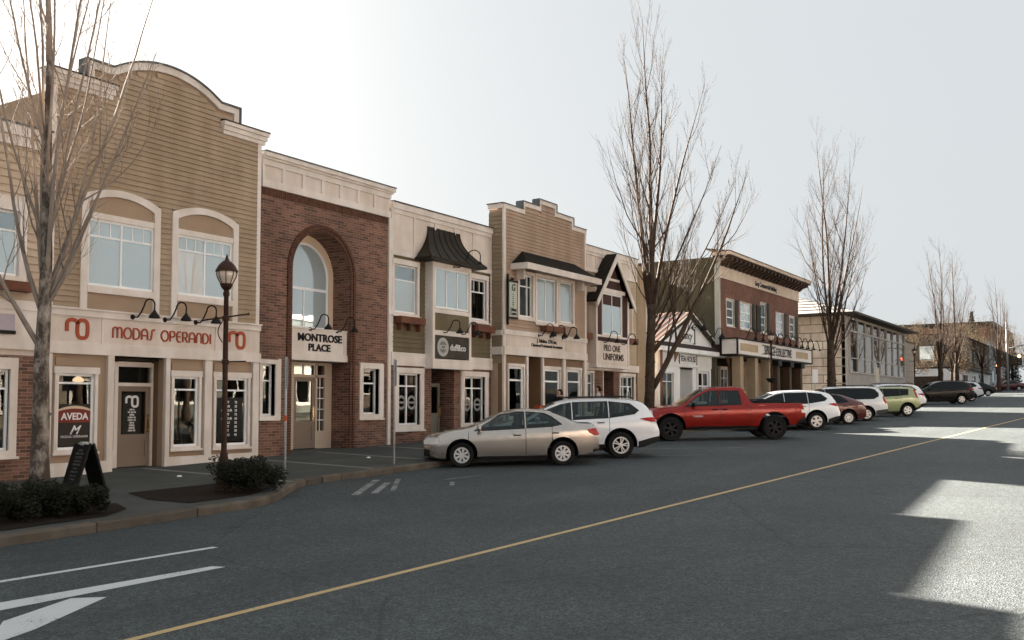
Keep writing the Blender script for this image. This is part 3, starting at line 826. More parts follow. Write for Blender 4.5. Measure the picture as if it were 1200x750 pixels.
    boxes('transom_bars', d, [(x - .015, x + .015, D + .03, D + .08, 2.28, 2.56) for x in (2.4, 2.85)], TRIMW)
    boxes('entrance_floor', b, [(cx - rad, cx + rad, 0, D + .3, -.3, .10)], CONC)
    # small windows
    for x0, x1, z0, z1 in lo:
        window(b, x0, x1, z0, z1, rails=(2.05,), glass=GLASSL, casing=.15 if x0 > 1 else .10, head=.02, set_back=.16, proj=.04)
        boxes('deep_casing', b, [(x1 - .001 + .15 if x0 > 1 else x1 + .1, x1 + (.20 if x0 > 1 else .2), -.04, .0, z0 - .1, z1 + .15)], TRIM)
    # frieze and cornice
    box('frieze_wall', b, (0, W, .02, .2, 7.3, 8.15), PANEL)
    boxes('frieze_rail', b, [(0, W, -.05, .03, 7.3, 7.5), (0, W, -.05, .03, 7.9, 8.06)], TRIM)
    k = 7
    for i in range(k):
        x = W * i / k
        box('frieze_batten', b, (x - .05 if i else 0, x + .06, -.045, .03, 7.5, 7.9), TRIM)
        box('frieze_panel', b, (x + .06, W * (i + 1) / k - .05, -.005, .022, 7.5, 7.9), PANEL)
    boxes('cornice', b, [(-.0, W + .1, -.16, .2, 8.12, 8.24), (0, W + .06, -.10, .2, 8.06, 8.12)], TRIM)
    box('cornice_cap', b, (-.0, W + .12, -.18, .24, 8.24, 8.275), FLASH)
    box('downpipe_board', b, (W - .10, W + .02, -.06, .02, -.5, 7.3), TRIM)
    room(b, .2, 1.1, .0, 2.9); room(b, 3.7, 5.2, .0, 2.9)
    box('hall_back', b, (1.1, 3.7, 3.0, 3.1, -.2, 2.9), INTER)
    shell(b, W, 14., 8.2, BRICK, SHINGLE)

def build_duff():
    b = shop('shop_building', 23.22, 'olive sided shop with flared metal bay roof and dark round-logo sign')
    W = 5.70
    ups = [(.16, 1.32, 4.20, 5.74), (4.34, 5.36, 4.28, 5.74)]
    lows = [(.40, 1.50, .60, 2.26), (3.98, 5.28, .55, 2.24), (2.14, 3.42, -.1, 2.45)]
    wall('front_wall', b, 0, W, 2.9, 7.5, ups, .02, .2, OLIVE)
    siding(b, .06, W - .06, 2.94, 6.02, [(.02, 1.50, 4.1, 5.95), (4.2, 5.56, 4.16, 5.95), (1.76, 3.95, 2.9, 6.05)], OLIVE, pitch=.15)
    box('upper_panel_wall', b, (0, W, -.005, .02, 6.16, 7.36), PANEL)
    for i in range(6):
        x = .05 + i * (W - .1) / 5
        box('batten', b, (max(0, x - .04), min(W, x + .04), -.035, -.004, 6.16, 7.36), TRIM)
    boxes('panel_rail', b, [(0, W, -.05, .02, 6.02, 6.16), (0, W, -.05, .02, 7.36, 7.50)], TRIM)
    boxes('cornice', b, [(0, W, -.10, .2, 7.50, 7.70)], TRIM)
    box('cornice_cap', b, (0, W, -.13, .24, 7.70, 7.735), METALD)
    for x in (0., W - .10): box('corner_board', b, (x, x + .1, -.04, .02, 2.92, 6.02), TRIM)
    window(b, *ups[0], cols=1, rails=(5.25,), casing=.11, head=.06)
    x0, x1 = ups[1][:2]
    window(b, *ups[1], cols=1, rails=(5.28,), casing=.11, head=.06, glass=GLASSL, muntin=[(x0, x1, 5.30, 5.70, 3)])
    box('upper_room', b, (.1, W - .1, 2.0, 2.1, 3.6, 6.2), INTER)
    for x0, x1 in ((.16, 1.42), (4.26, 5.50)):
        f = boxes('flower_box', b, [(x0, x1, -.32, -.05, 3.84, 4.06)], RUST)
        for k in range(3):
            x = x0 + .15 + k * (x1 - x0 - .3) / 2
            prism('box_bracket', f, [(x - .02, 3.62), (x + .02, 3.62), (x + .04, 3.84), (x - .04, 3.84)], -.22, -.05, RUST)
    # bay
    p = .31; bx0, bx1 = 1.77, 3.93
    boxes('bay_wall', b, [(bx0, bx1, -p, .02, 2.80, 4.44), (bx0, bx0 + .1, -p, .02, 4.44, 5.95), (bx1 - .1, bx1, -p, .02, 4.44, 5.95), (bx0 + .1, bx1 - .1, -p, .02, 5.90, 6.06)], OLIVE)
    boxes('bay_trim', b, [(bx0 - .02, bx0 + .10, -p - .04, -p, 2.76, 6.0), (bx1 - .10, bx1 + .02, -p - .04, -p, 2.76, 6.0), (bx0 + .1, bx1 - .1, -p - .035, -p, 5.84, 6.06),
                          (bx0 - .06, bx1 + .06, -p - .08, .02, 2.44, 2.76), (bx0 + .1, bx1 - .1, -p - .045, -p, 3.56, 3.72), (bx0 + .1, bx1 - .1, -p - .03, -p, 4.30, 4.44), (bx0 - .03, bx0, -p, -.02, 2.76, 6.0), (bx0 - .025, bx0 - .004, -p + .02, -.03, 3.5, 3.6)], TRIM)
    q0, q1 = bx0 + .13, bx1 - .13
    window(b, q0, q1, 4.47, 5.82, y=-p, cols=[q0 + .34 * (q1 - q0), q0 + .66 * (q1 - q0)], rails=(), casing=.02, proj=.02, sill=False, set_back=.02)
    sg = box('shop_sign', b, (bx0 + .1, bx1 - .1, -p - .022, -p, 2.80, 3.55), mat('charcoal_olive_sign', (.055, .048, .036), .6, .25, 5))
    ys = -p - .024
    lg = link('sign_emblem', *merge([strip_vf(arc(2.33, 3.17, .315, 0, 360, 32), arc(2.33, 3.17, .20, 0, 360, 32), ys - .008, ys)]), mat('silver_grey_emblem', (.42, .42, .40), .5), sg)
    prism('emblem_disc', sg, arc(2.33, 3.17, .20, 0, 350, 30), ys - .004, ys, mat('emblem_grey', (.20, .20, .185), .5))
    prism('emblem_banner', sg, [(2.06, 3.10), (2.60, 3.10), (2.54, 3.17), (2.60, 3.24), (2.06, 3.24), (2.12, 3.17)], ys - .014, ys - .006, mat('silver_grey_emblem', (.42, .42, .40), .5))
    text('emblem_text', sg, 'duff', 2.33, 3.17, .11, BLACKTXT, y=ys - .016, bold=.002, extrude=.001)
    text('sign_lettering', sg, 'duff&co', 3.18, 3.17, .30, WHITETXT, y=ys - .006, bold=.004, sx=.98)
    for x in (2.32, 3.35): goose(b, x, 3.66, METALD, y=-p - .04, h=.42, s=1.15, side=.34)
    goose(b, 2.9, 5.93, METALD, y=-p - .05, h=.62, out=.6, side=.75, s=.6)
    # flared standing-seam roof over the bay
    rows = 8; B0, B1 = (1.18, 4.34, -.72, 6.06), (1.88, 3.68, -.03, 7.20)
    V = []
    for i in range(rows + 1):
        t = i / rows; k = t ** .5 if False else 1 - (1 - t) ** 1.9; zt = t
        e = 1 - (1 - t) ** 2.0
        a = B0[0] + (B1[0] - B0[0]) * e; c = B0[1] + (B1[1] - B0[1]) * e; y = B0[2] + (B1[2] - B0[2]) * e; z = B0[3] + (B1[3] - B0[3]) * t
        V += [(a, -.02, z), (a, y, z), (c, y, z), (c, -.02, z)]
    F = []
    for i in range(rows):
        for k in range(3): F.append((i*4+k, i*4+k+1, (i+1)*4+k+1, (i+1)*4+k))
    F += [(3, 2, 1, 0), tuple(rows*4 + k for k in range(4))]
    rf = link('bay_roof', V, F, ROOFM, b)
    for j in range(1, 6):
        u = j / 6.
        pts = []
        for i in range(rows + 1):
            p1, p2 = Vector(V[i*4+1]), Vector(V[i*4+2]); q = p1.lerp(p2, u); pts.append((q.x, q.y - .008, q.z + .008))
        tube('roof_seam', rf, pts, .016, ROOFM, 5)
    for k in (1, 2): tube('roof_hip', rf, [V[i*4+k] for i in range(rows + 1)], .022, ROOFM, 5)
    boxes('roof_edge', rf, [(1.16, 4.36, -.745, -.02, 5.98, 6.058)], ROOFM)
    # ground floor
    boxes('beam', b, [(0, W, -.07, .02, 2.5, 2.92)], TRIM)
    wall('brick_wall', b, 0, W, -.8, 2.5, lows, .0, .2, BRICK)
    for (x0, x1, z0, z1), r in zip(lows[:2], (1.85, 1.83)):
        window(b, x0, x1, z0, z1, cols=2, rails=(r,), glass=GLASSL, casing=.20, head=-.02, set_back=.12, wing=.0)
    # round decals on the glass
    for x, z in ((.70, 1.32), (1.22, 1.32), (4.32, 1.25), (4.97, 1.25)):
        link('window_decal', *merge([strip_vf(arc(x, z, .23, 0, 360, 24), arc(x, z, .15, 0, 360, 24), .098, .104), strip_vf([(x - .2, z + .035), (x + .2, z + .035)], [(x - .2, z - .035), (x + .2, z - .035)], .096, .102)]), mat('frosted_decal', (.25, .25, .235), .6), b)
    yd = 1.0
    boxes('entrance_recess', b, [(2.06, 2.14, .2, yd + .1, -.3, 2.5), (3.42, 3.50, .2, yd + .1, -.3, 2.5)], BRICK)
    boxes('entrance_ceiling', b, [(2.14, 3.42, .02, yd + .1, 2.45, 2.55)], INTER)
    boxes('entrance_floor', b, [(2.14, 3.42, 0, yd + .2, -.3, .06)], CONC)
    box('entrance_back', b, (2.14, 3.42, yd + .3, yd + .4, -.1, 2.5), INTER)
    d = door(b, 2.32, 3.30, .02, 1.98, .52, DOORG, top=.48)
    pl = lathe('pendant_lamp', b, [(.0, .08), (.07, .04), (.08, 0), (.05, -.06), (0, -.07)], BULB, 10, (1.16, .9, 1.80))
    lathe('pendant_lamp', b, [(.0, .06), (.05, .03), (.06, 0), (.04, -.05), (0, -.06)], BULB, 10, (4.35, .9, 1.62))
    lathe('pendant_lamp', b, [(.0, .06), (.05, .03), (.06, 0), (.04, -.05), (0, -.06)], BULB, 10, (.74, 1.2, .95))
    room(b, .15, 2.0, .0, 2.45); room(b, 3.6, 5.6, .0, 2.45)
    tube('roof_vent_pipe', b, [(4.05, 1.2, 7.2), (4.05, 1.2, 8.05), (3.95, 1.2, 8.15)], .03, FLASH)
    shell(b, W, 14., 7.7, PANEL, SHINGLE)

def build_stepped():
    k = .974
    b = shop('shop_building', 28.92, 'rosy tan clapboard shop with stepped parapet and long bay roof', y=19.0)
    S = lambda *a: tuple(q * k for q in a)
    W = 6.52 * k
    ups = [(1.10, 2.07, 4.40, 6.00), (2.36, 3.86, 4.30, 6.02), (4.14, 5.20, 4.40, 6.04)]
    lows = [(.38, 1.40, .60, 2.50), (1.74, 2.70, -.1, 2.90), (2.92, 4.12, .55, 2.48), (4.70, 5.84, .60, 2.50)]
    st = [(0, 1.34, 8.45), (1.34, 2.52, 8.76), (2.52, 3.85, 9.05), (3.85, 5.24, 8.74), (5.24, W, 8.42)]
    wall('front_wall', b, 0, W, 2.9, 8.1, ups, .02, .2, ROSE)
    boxes('parapet', b, [(a, c, .02, .22, 8.1, z) for a, c, z in st], ROSE)
    def clip(z):
        if z < 8.27: return [(.17, W - .13)]
        if z < 8.58: return [(1.40, 5.1)]
        if z < 8.86: return [(2.66, 3.70)]
        return []
    siding(b, .17, W - .13, 3.84, 8.9, [(a - .12, c + .12, d - .14, e + .12) for a, c, d, e in ups], ROSE, clip=clip, pitch=.13)
    tr, cp = [], []
    for i, (a, c, z) in enumerate(st):
        tr.append((a, c, -.055, .03, z - .17, z)); cp.append((a - .02, c + .02, -.08, .26, z, z + .035))
    for i in range(4):
        z0, z1 = st[i][2], st[i + 1][2]; x = st[i][1]
        if z1 > z0: tr.append((x, x + .14, -.055, .03, z0 - .17, z1 - .17)); cp.append((x - .035, x, -.08, .26, z0 + .035, z1))
        else: tr.append((x - .14, x, -.055, .03, z1 - .17, z0 - .17)); cp.append((x, x + .035, -.08, .26, z1 + .035, z0))
    boxes('parapet_trim', b, tr, TRIM); boxes('parapet_cap', b, cp, FLASH)
    box('corner_board', b, (0, .17, -.04, .03, 3.84, 8.28), TRIM); box('corner_board', b, (W - .13, W, -.04, .03, 3.84, 8.25), TRIM)
    # clapboards on the return wall facing the camera, in a darker olive tan
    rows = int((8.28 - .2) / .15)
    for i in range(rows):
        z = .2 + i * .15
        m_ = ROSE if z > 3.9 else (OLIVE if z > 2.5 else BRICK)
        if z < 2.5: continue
        link('siding_board', [(-.03, .03, z), (-.03, .6, z), (.0, .6, z + .15), (.0, .03, z + .15), (.03, .03, z), (.03, .6, z), (.03, .6, z + .15), (.03, .03, z + .15)], [(0, 3, 2, 1), (4, 5, 6, 7), (0, 1, 5, 4), (3, 7, 6, 2), (0, 4, 7, 3), (1, 2, 6, 5)], mat('dark_olive_tan', (.26, .20, .135), .6, .1), b)
    for q in ((-.055, 0, .0, .62, 8.28, 8.45), (-.05, 0, .0, .5, 3.62, 3.80), (-.05, 0, 0, .5, 2.92, 3.2)): box('return_trim', b, q, TRIM)
    box('return_cap', b, (-.08, .0, -.05, .66, 8.45, 8.485), FLASH)
    box('return_back', b, (.03, W - .1, .22, .60, 6.5, 8.28), ROSE)
    # pent roof over the upper windows
    e = .75
    V = [(.50, -e, 6.28), (6.30, -e, 6.28), (5.30, -.03, 6.86), (1.30, -.03, 6.86), (.50, -.03, 6.28), (6.30, -.03, 6.28)]
    r = link('bay_roof', V, [(0, 1, 2, 3), (0, 3, 4), (1, 5, 2), (0, 4, 5, 1), (4, 3, 2, 5)], SHINGLE, b)
    boxes('roof_fascia', r, [(.48, 6.32, -e - .03, -e, 6.06, 6.29), (.47, .50, -e, -.04, 6.06, 6.29), (6.30, 6.33, -e, -.04, 6.06, 6.29), (.50, 6.30, -e, -.04, 6.20, 6.275)], TRIM)
    for x in (.95, 5.55): prism('roof_bracket', r, [(x - .05, 5.75), (x + .05, 5.75), (x + .05, 6.2), (x - .05, 6.2)], -.35, -.03, TRIM)
    for i, w in enumerate(ups):
        if i == 0: window(b, *w, cols=[w[0] + .66], rails=(5.55,), casing=.12, glass=GLASSL)
        elif i == 1: window(b, *w, cols=2, casing=.13)
        else: window(b, *w, cols=1, casing=.13)
    box('upper_room', b, (.1, W - .2, 1.2, 1.3, 3.6, 6.2), INTER)
    f = boxes('flower_box', b, [(2.58, 4.05, -.34, -.06, 3.92, 4.14)], RUST)
    # band and sign
    boxes('sign_band', b, [(0, W, -.08, .03, 3.66, 3.84), (0, W, -.03, .03, 3.21, 3.66), (0, W, -.09, .03, 2.92, 3.21)], TRIM)
    for x0, x1 in ((.19, 1.60), (1.68, 4.52), (4.60, 6.15)): box('sign_panel', b, (x0, x1, -.042, -.028, 3.24, 3.63), PANEL)
    text('sign_lettering', b, 'J. Saluino, CPA Inc.', 3.10, 3.545, .20, BLACKTXT, y=-.05, bold=.006, sx=1.0)
    text('sign_lettering', b, 'Chartered Professional Accountant', 3.10, 3.36, .155, BLACKTXT, y=-.05, bold=.006, sx=1.06)
    for x in (2.40, 3.28, 4.25): goose(b, x, 3.74, METALD, y=-.09, h=.46, s=1.2, side=.36)
    # shopfront
    SH = mat('brown_recess_panel', (.19, .115, .065), .6, .1)
    wall('shopfront_wall', b, 0, W, -.7, 2.92, lows, .02, .2, SH)
    for x0, x1 in ((.0, .14), (1.58, 1.70), (2.74, 2.84), (4.36, 4.56), (6.12, W)): box('pilaster', b, (x0, x1, -.06, .02, -.4, 2.92), TRIM)
    boxes('plinth', b, [(.14, 1.58, -.04, .02, -.6, .45), (2.84, 4.36, -.04, .02, -.6, .45), (4.56, 6.12, -.04, .02, -.6, .45)], TRIM)
    for w, r_ in ((lows[0], 2.0), (lows[2], 2.0), (lows[3], 2.02)): window(b, *w, rails=(r_,), glass=GLASSL, casing=.07, head=.04, sash=.08, set_back=.05)
    yd = 1.0
    boxes('entrance_recess', b, [(1.62, 1.74, .2, yd + .1, -.3, 2.95), (2.70, 2.82, .2, yd + .1, -.3, 2.95), (1.74, 2.70, .02, yd + .1, 2.90, 3.0)], SH)
    boxes('entrance_floor', b, [(1.74, 2.70, 0, yd + .2, -.3, .06)], CONC)
    boxes('door_frame', b, [(1.74, 1.84, .6, .7, .06, 2.5), (2.60, 2.70, .6, .7, .06, 2.5), (1.84, 2.60, .6, .7, 2.40, 2.5)], mat('warm_cream_surround', (.66, .52, .38), .55, .06))
    door(b, 1.84, 2.60, .06, 2.10, .63, mat('brown_door_paint', (.16, .095, .055), .5), top=.4)
    # hanging vertical sign on a bracket
    y_ = -.16
    hs = box('hanging_sign', b, (.22, .72, y_, y_ + .04, 4.32, 5.58), mat('pale_mint_sign', (.46, .49, .42), .5, .05))
    boxes('sign_bracket', hs, [(.10, .80, y_ - .01, y_ + .05, 5.59, 5.66), (.10, .80, y_ - .01, y_ + .05, 4.24, 4.30), (.10, .16, y_ - .015, y_ + .055, 4.0, 5.86)], METALD)
    lathe('bracket_scroll', hs, [(0, 5.66), (.09, 5.68), (.05, 5.74), (0, 5.76)], METALD, 8, (.45, y_ + .02, 0))
    text('sign_initial', hs, 'G', .46, 5.38, .36, BLACKTXT, y=y_ - .012, shear=.2, bold=.003)
    for i in range(8):
        q = random.uniform(.02, .045); box('sign_stroke', hs, (.46 - q, .46 + q, y_ - .008, y_, 5.12 - i * .075, 5.155 - i * .075), BLACKTXT)
    text('sign_line', hs, 'Dental', .48, 4.57, .17, BLACKTXT, y=y_ - .008, bold=.003, sx=.85); text('sign_line', hs, 'Centre', .48, 4.43, .17, BLACKTXT, y=y_ - .008, bold=.003, sx=.8)
    room(b, .2, 1.55, .0, 2.85); room(b, 2.9, 6.1, .0, 2.85)
    shell(b, W, 14., 7.5, ROSE, SHINGLE)
    return b

def build_uniforms():
    b = shop('shop_building', 35.30, 'cream panelled shop with steep gabled bay above its doorway')
    o = .86                      # offset: the left strip hides behind the stepped shop
    W = 7.05
    X = lambda v: v + o
    lows = [(X(.02), X(.62), .55, 2.28), (X(1.62), X(2.66), -.1, 2.42), (X(3.32), X(4.72), .50, 2.22)]
    CS = mat('cream_tan_siding', (.47, .37, .265), .6, .08, 1.2, stain=.1)
    wall('front_wall', b, 0, X(5.1), 2.7, 7.4, [], .02, .2, CS)
    siding(b, .02, X(5.06), 2.78, 6.70, [(X(.18), X(3.40), 2.7, 6.75)], CS, pitch=.15)
    box('upper_panel_wall', b, (0, X(5.1), -.005, .02, 6.84, 7.44), PANEL)
    for i in range(8):
        x = X(-.7 + i * .82)
        if x < X(5.1): box('batten', b, (x, x + .07, -.035, -.004, 6.84, 7.44), TRIM)
    boxes('panel_rail', b, [(0, X(5.1), -.05, .02, 6.70, 6.84), (0, X(5.1), -.06, .02, 7.44, 7.56)], TRIM)
    box('cornice', b, (0, X(5.14), -.10, .2, 7.56, 7.80), TRIM); box('cornice_cap', b, (0, X(5.16), -.13, .24, 7.80, 7.835), FLASH)
    boxes('end_pier', b, [(X(5.1), X(6.12), -.04, .2, -.8, 7.55)], STUCCO)
    box('end_pier_cap', b, (X(5.16), X(6.16), -.07, .24, 7.55, 7.66), METALD)
    box('corner_board', b, (X(6.06), X(6.16), -.065, -.04, -.4, 7.55), TRIM)
    # gabled bay
    p = .40; x0, x1 = X(.20), X(3.37); cx = X(1.81)
    boxes('bay_wall', b, [(x0, x1, -p, .02, 2.62, 3.92), (x0, x0 + .12, -p, .02, 3.92, 6.), (x1 - .12, x1, -p, .02, 3.92, 6.)], PANEL)
    MAR = mat('maroon_panel', (.055, .024, .018), .6, .1)
    prism('gable_panel', b, [(x0 + .02, 5.3), (x1 - .02, 5.3), (cx, 7.3)], -p + .005, .02, MAR)
    boxes('bay_panel', b, [(x0 + .12, X(.72), -p - .012, -p + .1, 3.95, 5.9), (X(2.72), x1 - .12, -p - .012, -p + .1, 3.95, 5.9), (x0 + .12, x1 - .12, -p - .015, -p, 3.68, 3.86)], MAR)
    boxes('bay_trim', b, [(x0 - .03, x0 + .10, -p - .04, -p, 2.66, 5.6), (x1 - .10, x1 + .03, -p - .04, -p, 2.66, 5.6), (x0 - .05, x1 + .05, -p - .06, .02, 2.52, 2.66), (x0 + .1, x1 - .1, -p - .03, -p, 3.86, 3.95), (x0 + .35, x1 - .35, -p - .04, -p, 5.86, 6.02), (X(1.15), X(2.45), -p - .035, -p, 6.40, 6.50)], TRIM)
    window(b, X(.80), X(2.66), 3.99, 5.80, y=-p, cols=2, casing=.05, proj=.03, sill=False, set_back=.02, rails=())
    # gable roof with thick cream barge boards
    e = .62; L0, R0, zt, ze = X(-.12), X(3.74), 7.62, 5.42
    for s, xe in ((-1, L0), (1, R0)):
        V = [(cx, -e, zt), (cx, .0, zt), (xe, .0, ze), (xe, -e, ze), (cx, -e, zt - .12), (cx, .0, zt - .12), (xe, .0, ze - .1), (xe, -e, ze - .1)]
        F = [(0, 1, 2, 3), (7, 6, 5, 4), (0, 3, 7, 4), (1, 5, 6, 2), (3, 2, 6, 7), (0, 4, 5, 1)]
        if s > 0: F = [q[::-1] for q in F]
        r = link('gable_roof', V, F, SHINGLE, b)
        strip('barge_board', r, [(xe - s*.02, ze - .06), (cx, zt - .03)], [(xe - s*.02 , ze - .34), (cx, zt - .36)], -e - .04, -e + .02, TRIM)
    sg = box('shop_sign', b, (x0 + .1, x1 - .1, -p - .02, -p, 2.70, 3.66), PANEL)
    text('sign_lettering', sg, 'PRO ONE', cx - .12, 3.38, .40, mat('brown_black_letters', (.035, .022, .016), .5), y=-p - .03, bold=.004, sx=.95)
    text('sign_lettering', sg, 'UNIFORMS', cx + .02, 3.00, .42, mat('brown_black_letters', (.035, .022, .016), .5), y=-p - .03, bold=.004, sx=.98)
    for x in (X(.85), X(2.65)): goose(b, x, 3.62, METALD, y=-p - .02, h=.5, s=1.2, side=.5)
    for a, c in ((X(-.7), X(.12)), (X(3.5), X(4.7))): box('flower_box', b, (a, c, -.3, -.04, 3.72, 3.98), RUST)
    window(b, X(3.86), X(4.55), 4.15, 5.7, rails=(5.2,), casing=.1)
    # ground floor
    boxes('beam', b, [(0, X(5.2), -.08, .02, 2.42, 2.74)], TRIM)
    wall('brick_wall', b, 0, X(5.1), -.8, 2.42, lows, .0, .2, BRICK)
    window(b, *lows[0], rails=(1.85,), glass=GLASSL, casing=.1, muntin=[(lows[0][0], lows[0][1], .6, 2.2, 2)])
    a, c = lows[2][:2]
    window(b, *lows[2], cols=[a + .45, a + .92], rails=(1.75, 1.15), glass=GLASSL, casing=.14, set_back=.1)
    boxes('entrance_recess', b, [(X(1.54), X(1.62), .2, 1.2, -.3, 2.45), (X(2.66), X(2.74), .2, 1.2, -.3, 2.45)], BRICK)
    box('entrance_floor', b, (X(1.62), X(2.66), 0, 1.3, -.3, .1), CONC)
    box('door_jamb', b, (X(1.62), X(1.74), .02, .2, .1, 2.42), TRIM)
    door(b, X(1.70), X(2.62), .1, 2.2, 1.1, mat('dark_brown_door', (.05, .03, .02), .5), top=.4)
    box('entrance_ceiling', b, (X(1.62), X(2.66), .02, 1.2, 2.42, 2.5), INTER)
    room(b, .9, 2.3, .0, 2.4); room(b, X(2.9), X(4.95), .0, 2.4)
    shell(b, W, 14., 7.6, STUCCO, SHINGLE)

def build_tea():
    X0 = 43.4
    WH = mat('white_clapboard_paint', (.82, .83, .84), .5, .04, 2., stain=.06)
    b = shop('tea_house', X0, 'white gabled tea house with pale ribbed metal roof behind the leaning tree', y=20.0)
    x0, x1, ax, az, ez = 1.4, 9.3, 5.42, 5.72, 3.84
    lows = [(1.9, 3.35, .55, 2.38), (4.30, 6.05, -.2, 2.62), (6.75, 8.45, .75, 2.56)]
    wall('front_wall', b, x0, x1, -.8, 3.62, lows, .02, .2, WH)
    siding(b, x0, x1, 2.75, 3.5, [], WH, pitch=.15)
    prism('gable_wall', b, [(x0, 3.62), (x1, 3.62), (x1, 3.86), (ax, 5.60), (x0, 3.86)], .02, .2, WH)
    for i in range(12):
        z = 3.95 + i * .14; t = (5.5 - z) / (5.5 - 3.86) * 3.9
        if t > .2: siding(b, ax - t, ax + t, z, z + .14, [], WH, pitch=.14)
    # ribbed roof
    RM = mat('pale_ribbed_metal', (.52, .44, .40), .4, .08)
    RD = mat('red_brown_rib', (.15, .09, .07), .5, .1)
    for s, xe in ((-1, ax - 4.75), (1, ax + 4.75)):
        zt = az; zb = 3.78
        V = [(ax, -.2, zt), (ax, 13, zt), (xe, 13, zb), (xe, -.2, zb), (ax, -.2, zt - .08), (ax, 13, zt - .08), (xe, 13, zb - .08), (xe, -.2, zb - .08)]
        F = [(0, 1, 2, 3), (7, 6, 5, 4), (0, 3, 7, 4), (1, 5, 6, 2), (3, 2, 6, 7), (0, 4, 5, 1)]
        if s > 0: F = [q[::-1] for q in F]
        r = link('roof', V, F, RM, b)
        if s < 0:
            for i in range(32):
                y = -.15 + i * .34
                d = Vector((xe - ax, 0, zb - zt))
                pr = [(ax, zt + .005), (xe, zb + .005), (xe, zb + .05), (ax, zt + .05)]
                link('roof_rib', *prism_vf(pr, y, y + .11), RD, r)
        strip('barge_board', r, [(xe, zb - .02), (ax, zt - .02)], [(xe, zb - .24), (ax, zt - .26)], -.25, -.2, mat('brown_black_trim', (.03, .022, .018), .5))
        strip('barge_edge', r, [(xe, zb + .02), (ax, zt + .02)], [(xe, zb - .05), (ax, zt - .05)], -.27, -.25, TRIM)
    # porch
    boxes('porch_beam', b, [(.7, 10.7, -.42, -.1, 3.62, 3.90)], mat('brown_black_trim', (.03, .022, .018), .5))
    boxes('porch_gutter', b, [(.6, 10.85, -.52, -.40, 3.44, 3.66), (.7, 10.75, -.40, .0, 3.40, 3.46)], WH)
    for x in (.9, 10.6): tube('porch_post', b, [(x, -.42, -.3), (x, -.42, 3.44)], .07, mat('brown_wood_post', (.16, .085, .05), .6), 10)
    for x, s in ((2.6, 1), (10.5, -1)): prism('porch_bracket', b, [(x, 3.42), (x + s*.5, 3.42), (x, 2.9)] if s > 0 else [(x + s*.5, 3.42), (x, 3.42), (x, 2.9)], -.45, -.39, mat('brown_wood_post', (.16, .085, .05), .6))
    window(b, *lows[0], cols=2, rails=(1.9,), glass=GLASSL, casing=.12, cm=WH)
    window(b, *lows[2], cols=2, rails=(1.72,), glass=GLASSL, casing=.16, sash=.12, cm=WH)
    boxes('entrance_recess', b, [(4.2, 4.3, .2, 1.0, -.3, 2.7), (6.05, 6.15, .2, 1.0, -.3, 2.7), (4.3, 6.05, .02, 1.0, 2.62, 2.7)], WH)
    box('entrance_floor', b, (4.3, 6.05, 0, 1.2, -.3, .12), CONC)
    boxes('door_frame', b, [(4.3, 4.42, .9, 1., .12, 2.6), (5.5, 6.05, .9, 1., .12, 2.6), (4.42, 5.5, .9, 1., 2.2, 2.62)], mat('pale_green_grey', (.42, .42, .38), .5))
    door(b, 4.42, 5.5, .12, 2.2, .92, mat('dark_brown_door', (.05, .03, .02), .5), top=.35)
    s = boxes('shop_sign', b, [(4.12, 6.5, -.05, .0, 2.93, 3.36)], WH)
    boxes('sign_bars', s, [(4.05, 4.13, -.06, .0, 2.88, 3.40), (6.48, 6.56, -.06, .0, 2.88, 3.40)], mat('brown_black_trim', (.03, .022, .018), .5))
    text('sign_lettering', s, 'TEA HOUSE', 5.31, 3.145, .42, mat('violet_black_letters', (.045, .035, .06), .5), y=-.058, bold=.006, sx=.98)
    s2 = box('gable_sign', b, (4.15, 6.2, -.08, -.0, 4.05, 4.75), WH)
    text('sign_lettering', s2, 'Fancy', 5.05, 4.42, .62, BLACKTXT, y=-.09, shear=.35, bold=.004)
    box('sign_bar', s2, (6.12, 6.22, -.10, -.0, 4.0, 4.85), BLACKTXT)
    for x, z in ((5.9, 4.9), (8.2, 4.55)): goose(b, x, z, METALD, y=-.1 if x < 7 else -.28, h=.5, s=1.9, side=.5)
    # picket railing with pot plants
    rl = boxes('picket_railing', b, [(1.5, 4.2, -1.02, -.98, .78, .84), (1.5, 4.2, -1.02, -.98, .2, .26)], WH)
    for i in range(14): box('picket', rl, (1.5 + i * .205, 1.58 + i * .205, -1.045, -1.02, .1, .92), WH)
    box('planter_box', b, (1.7, 3.5, -.5, -.15, .45, .7), mat('brown_wood_post', (.16, .085, .05), .6))
    room(b, 1.5, 4.1, .0, 2.6); room(b, 6.2, 9.2, .0, 2.6)
    boxes('side_wall', b, [(x0, x0 + .2, .2, 13, -.8, 3.8), (x1 - .2, x1, .2, 13, -.8, 3.8), (x0, x1, 12.8, 13, -.8, 3.8)], WH)

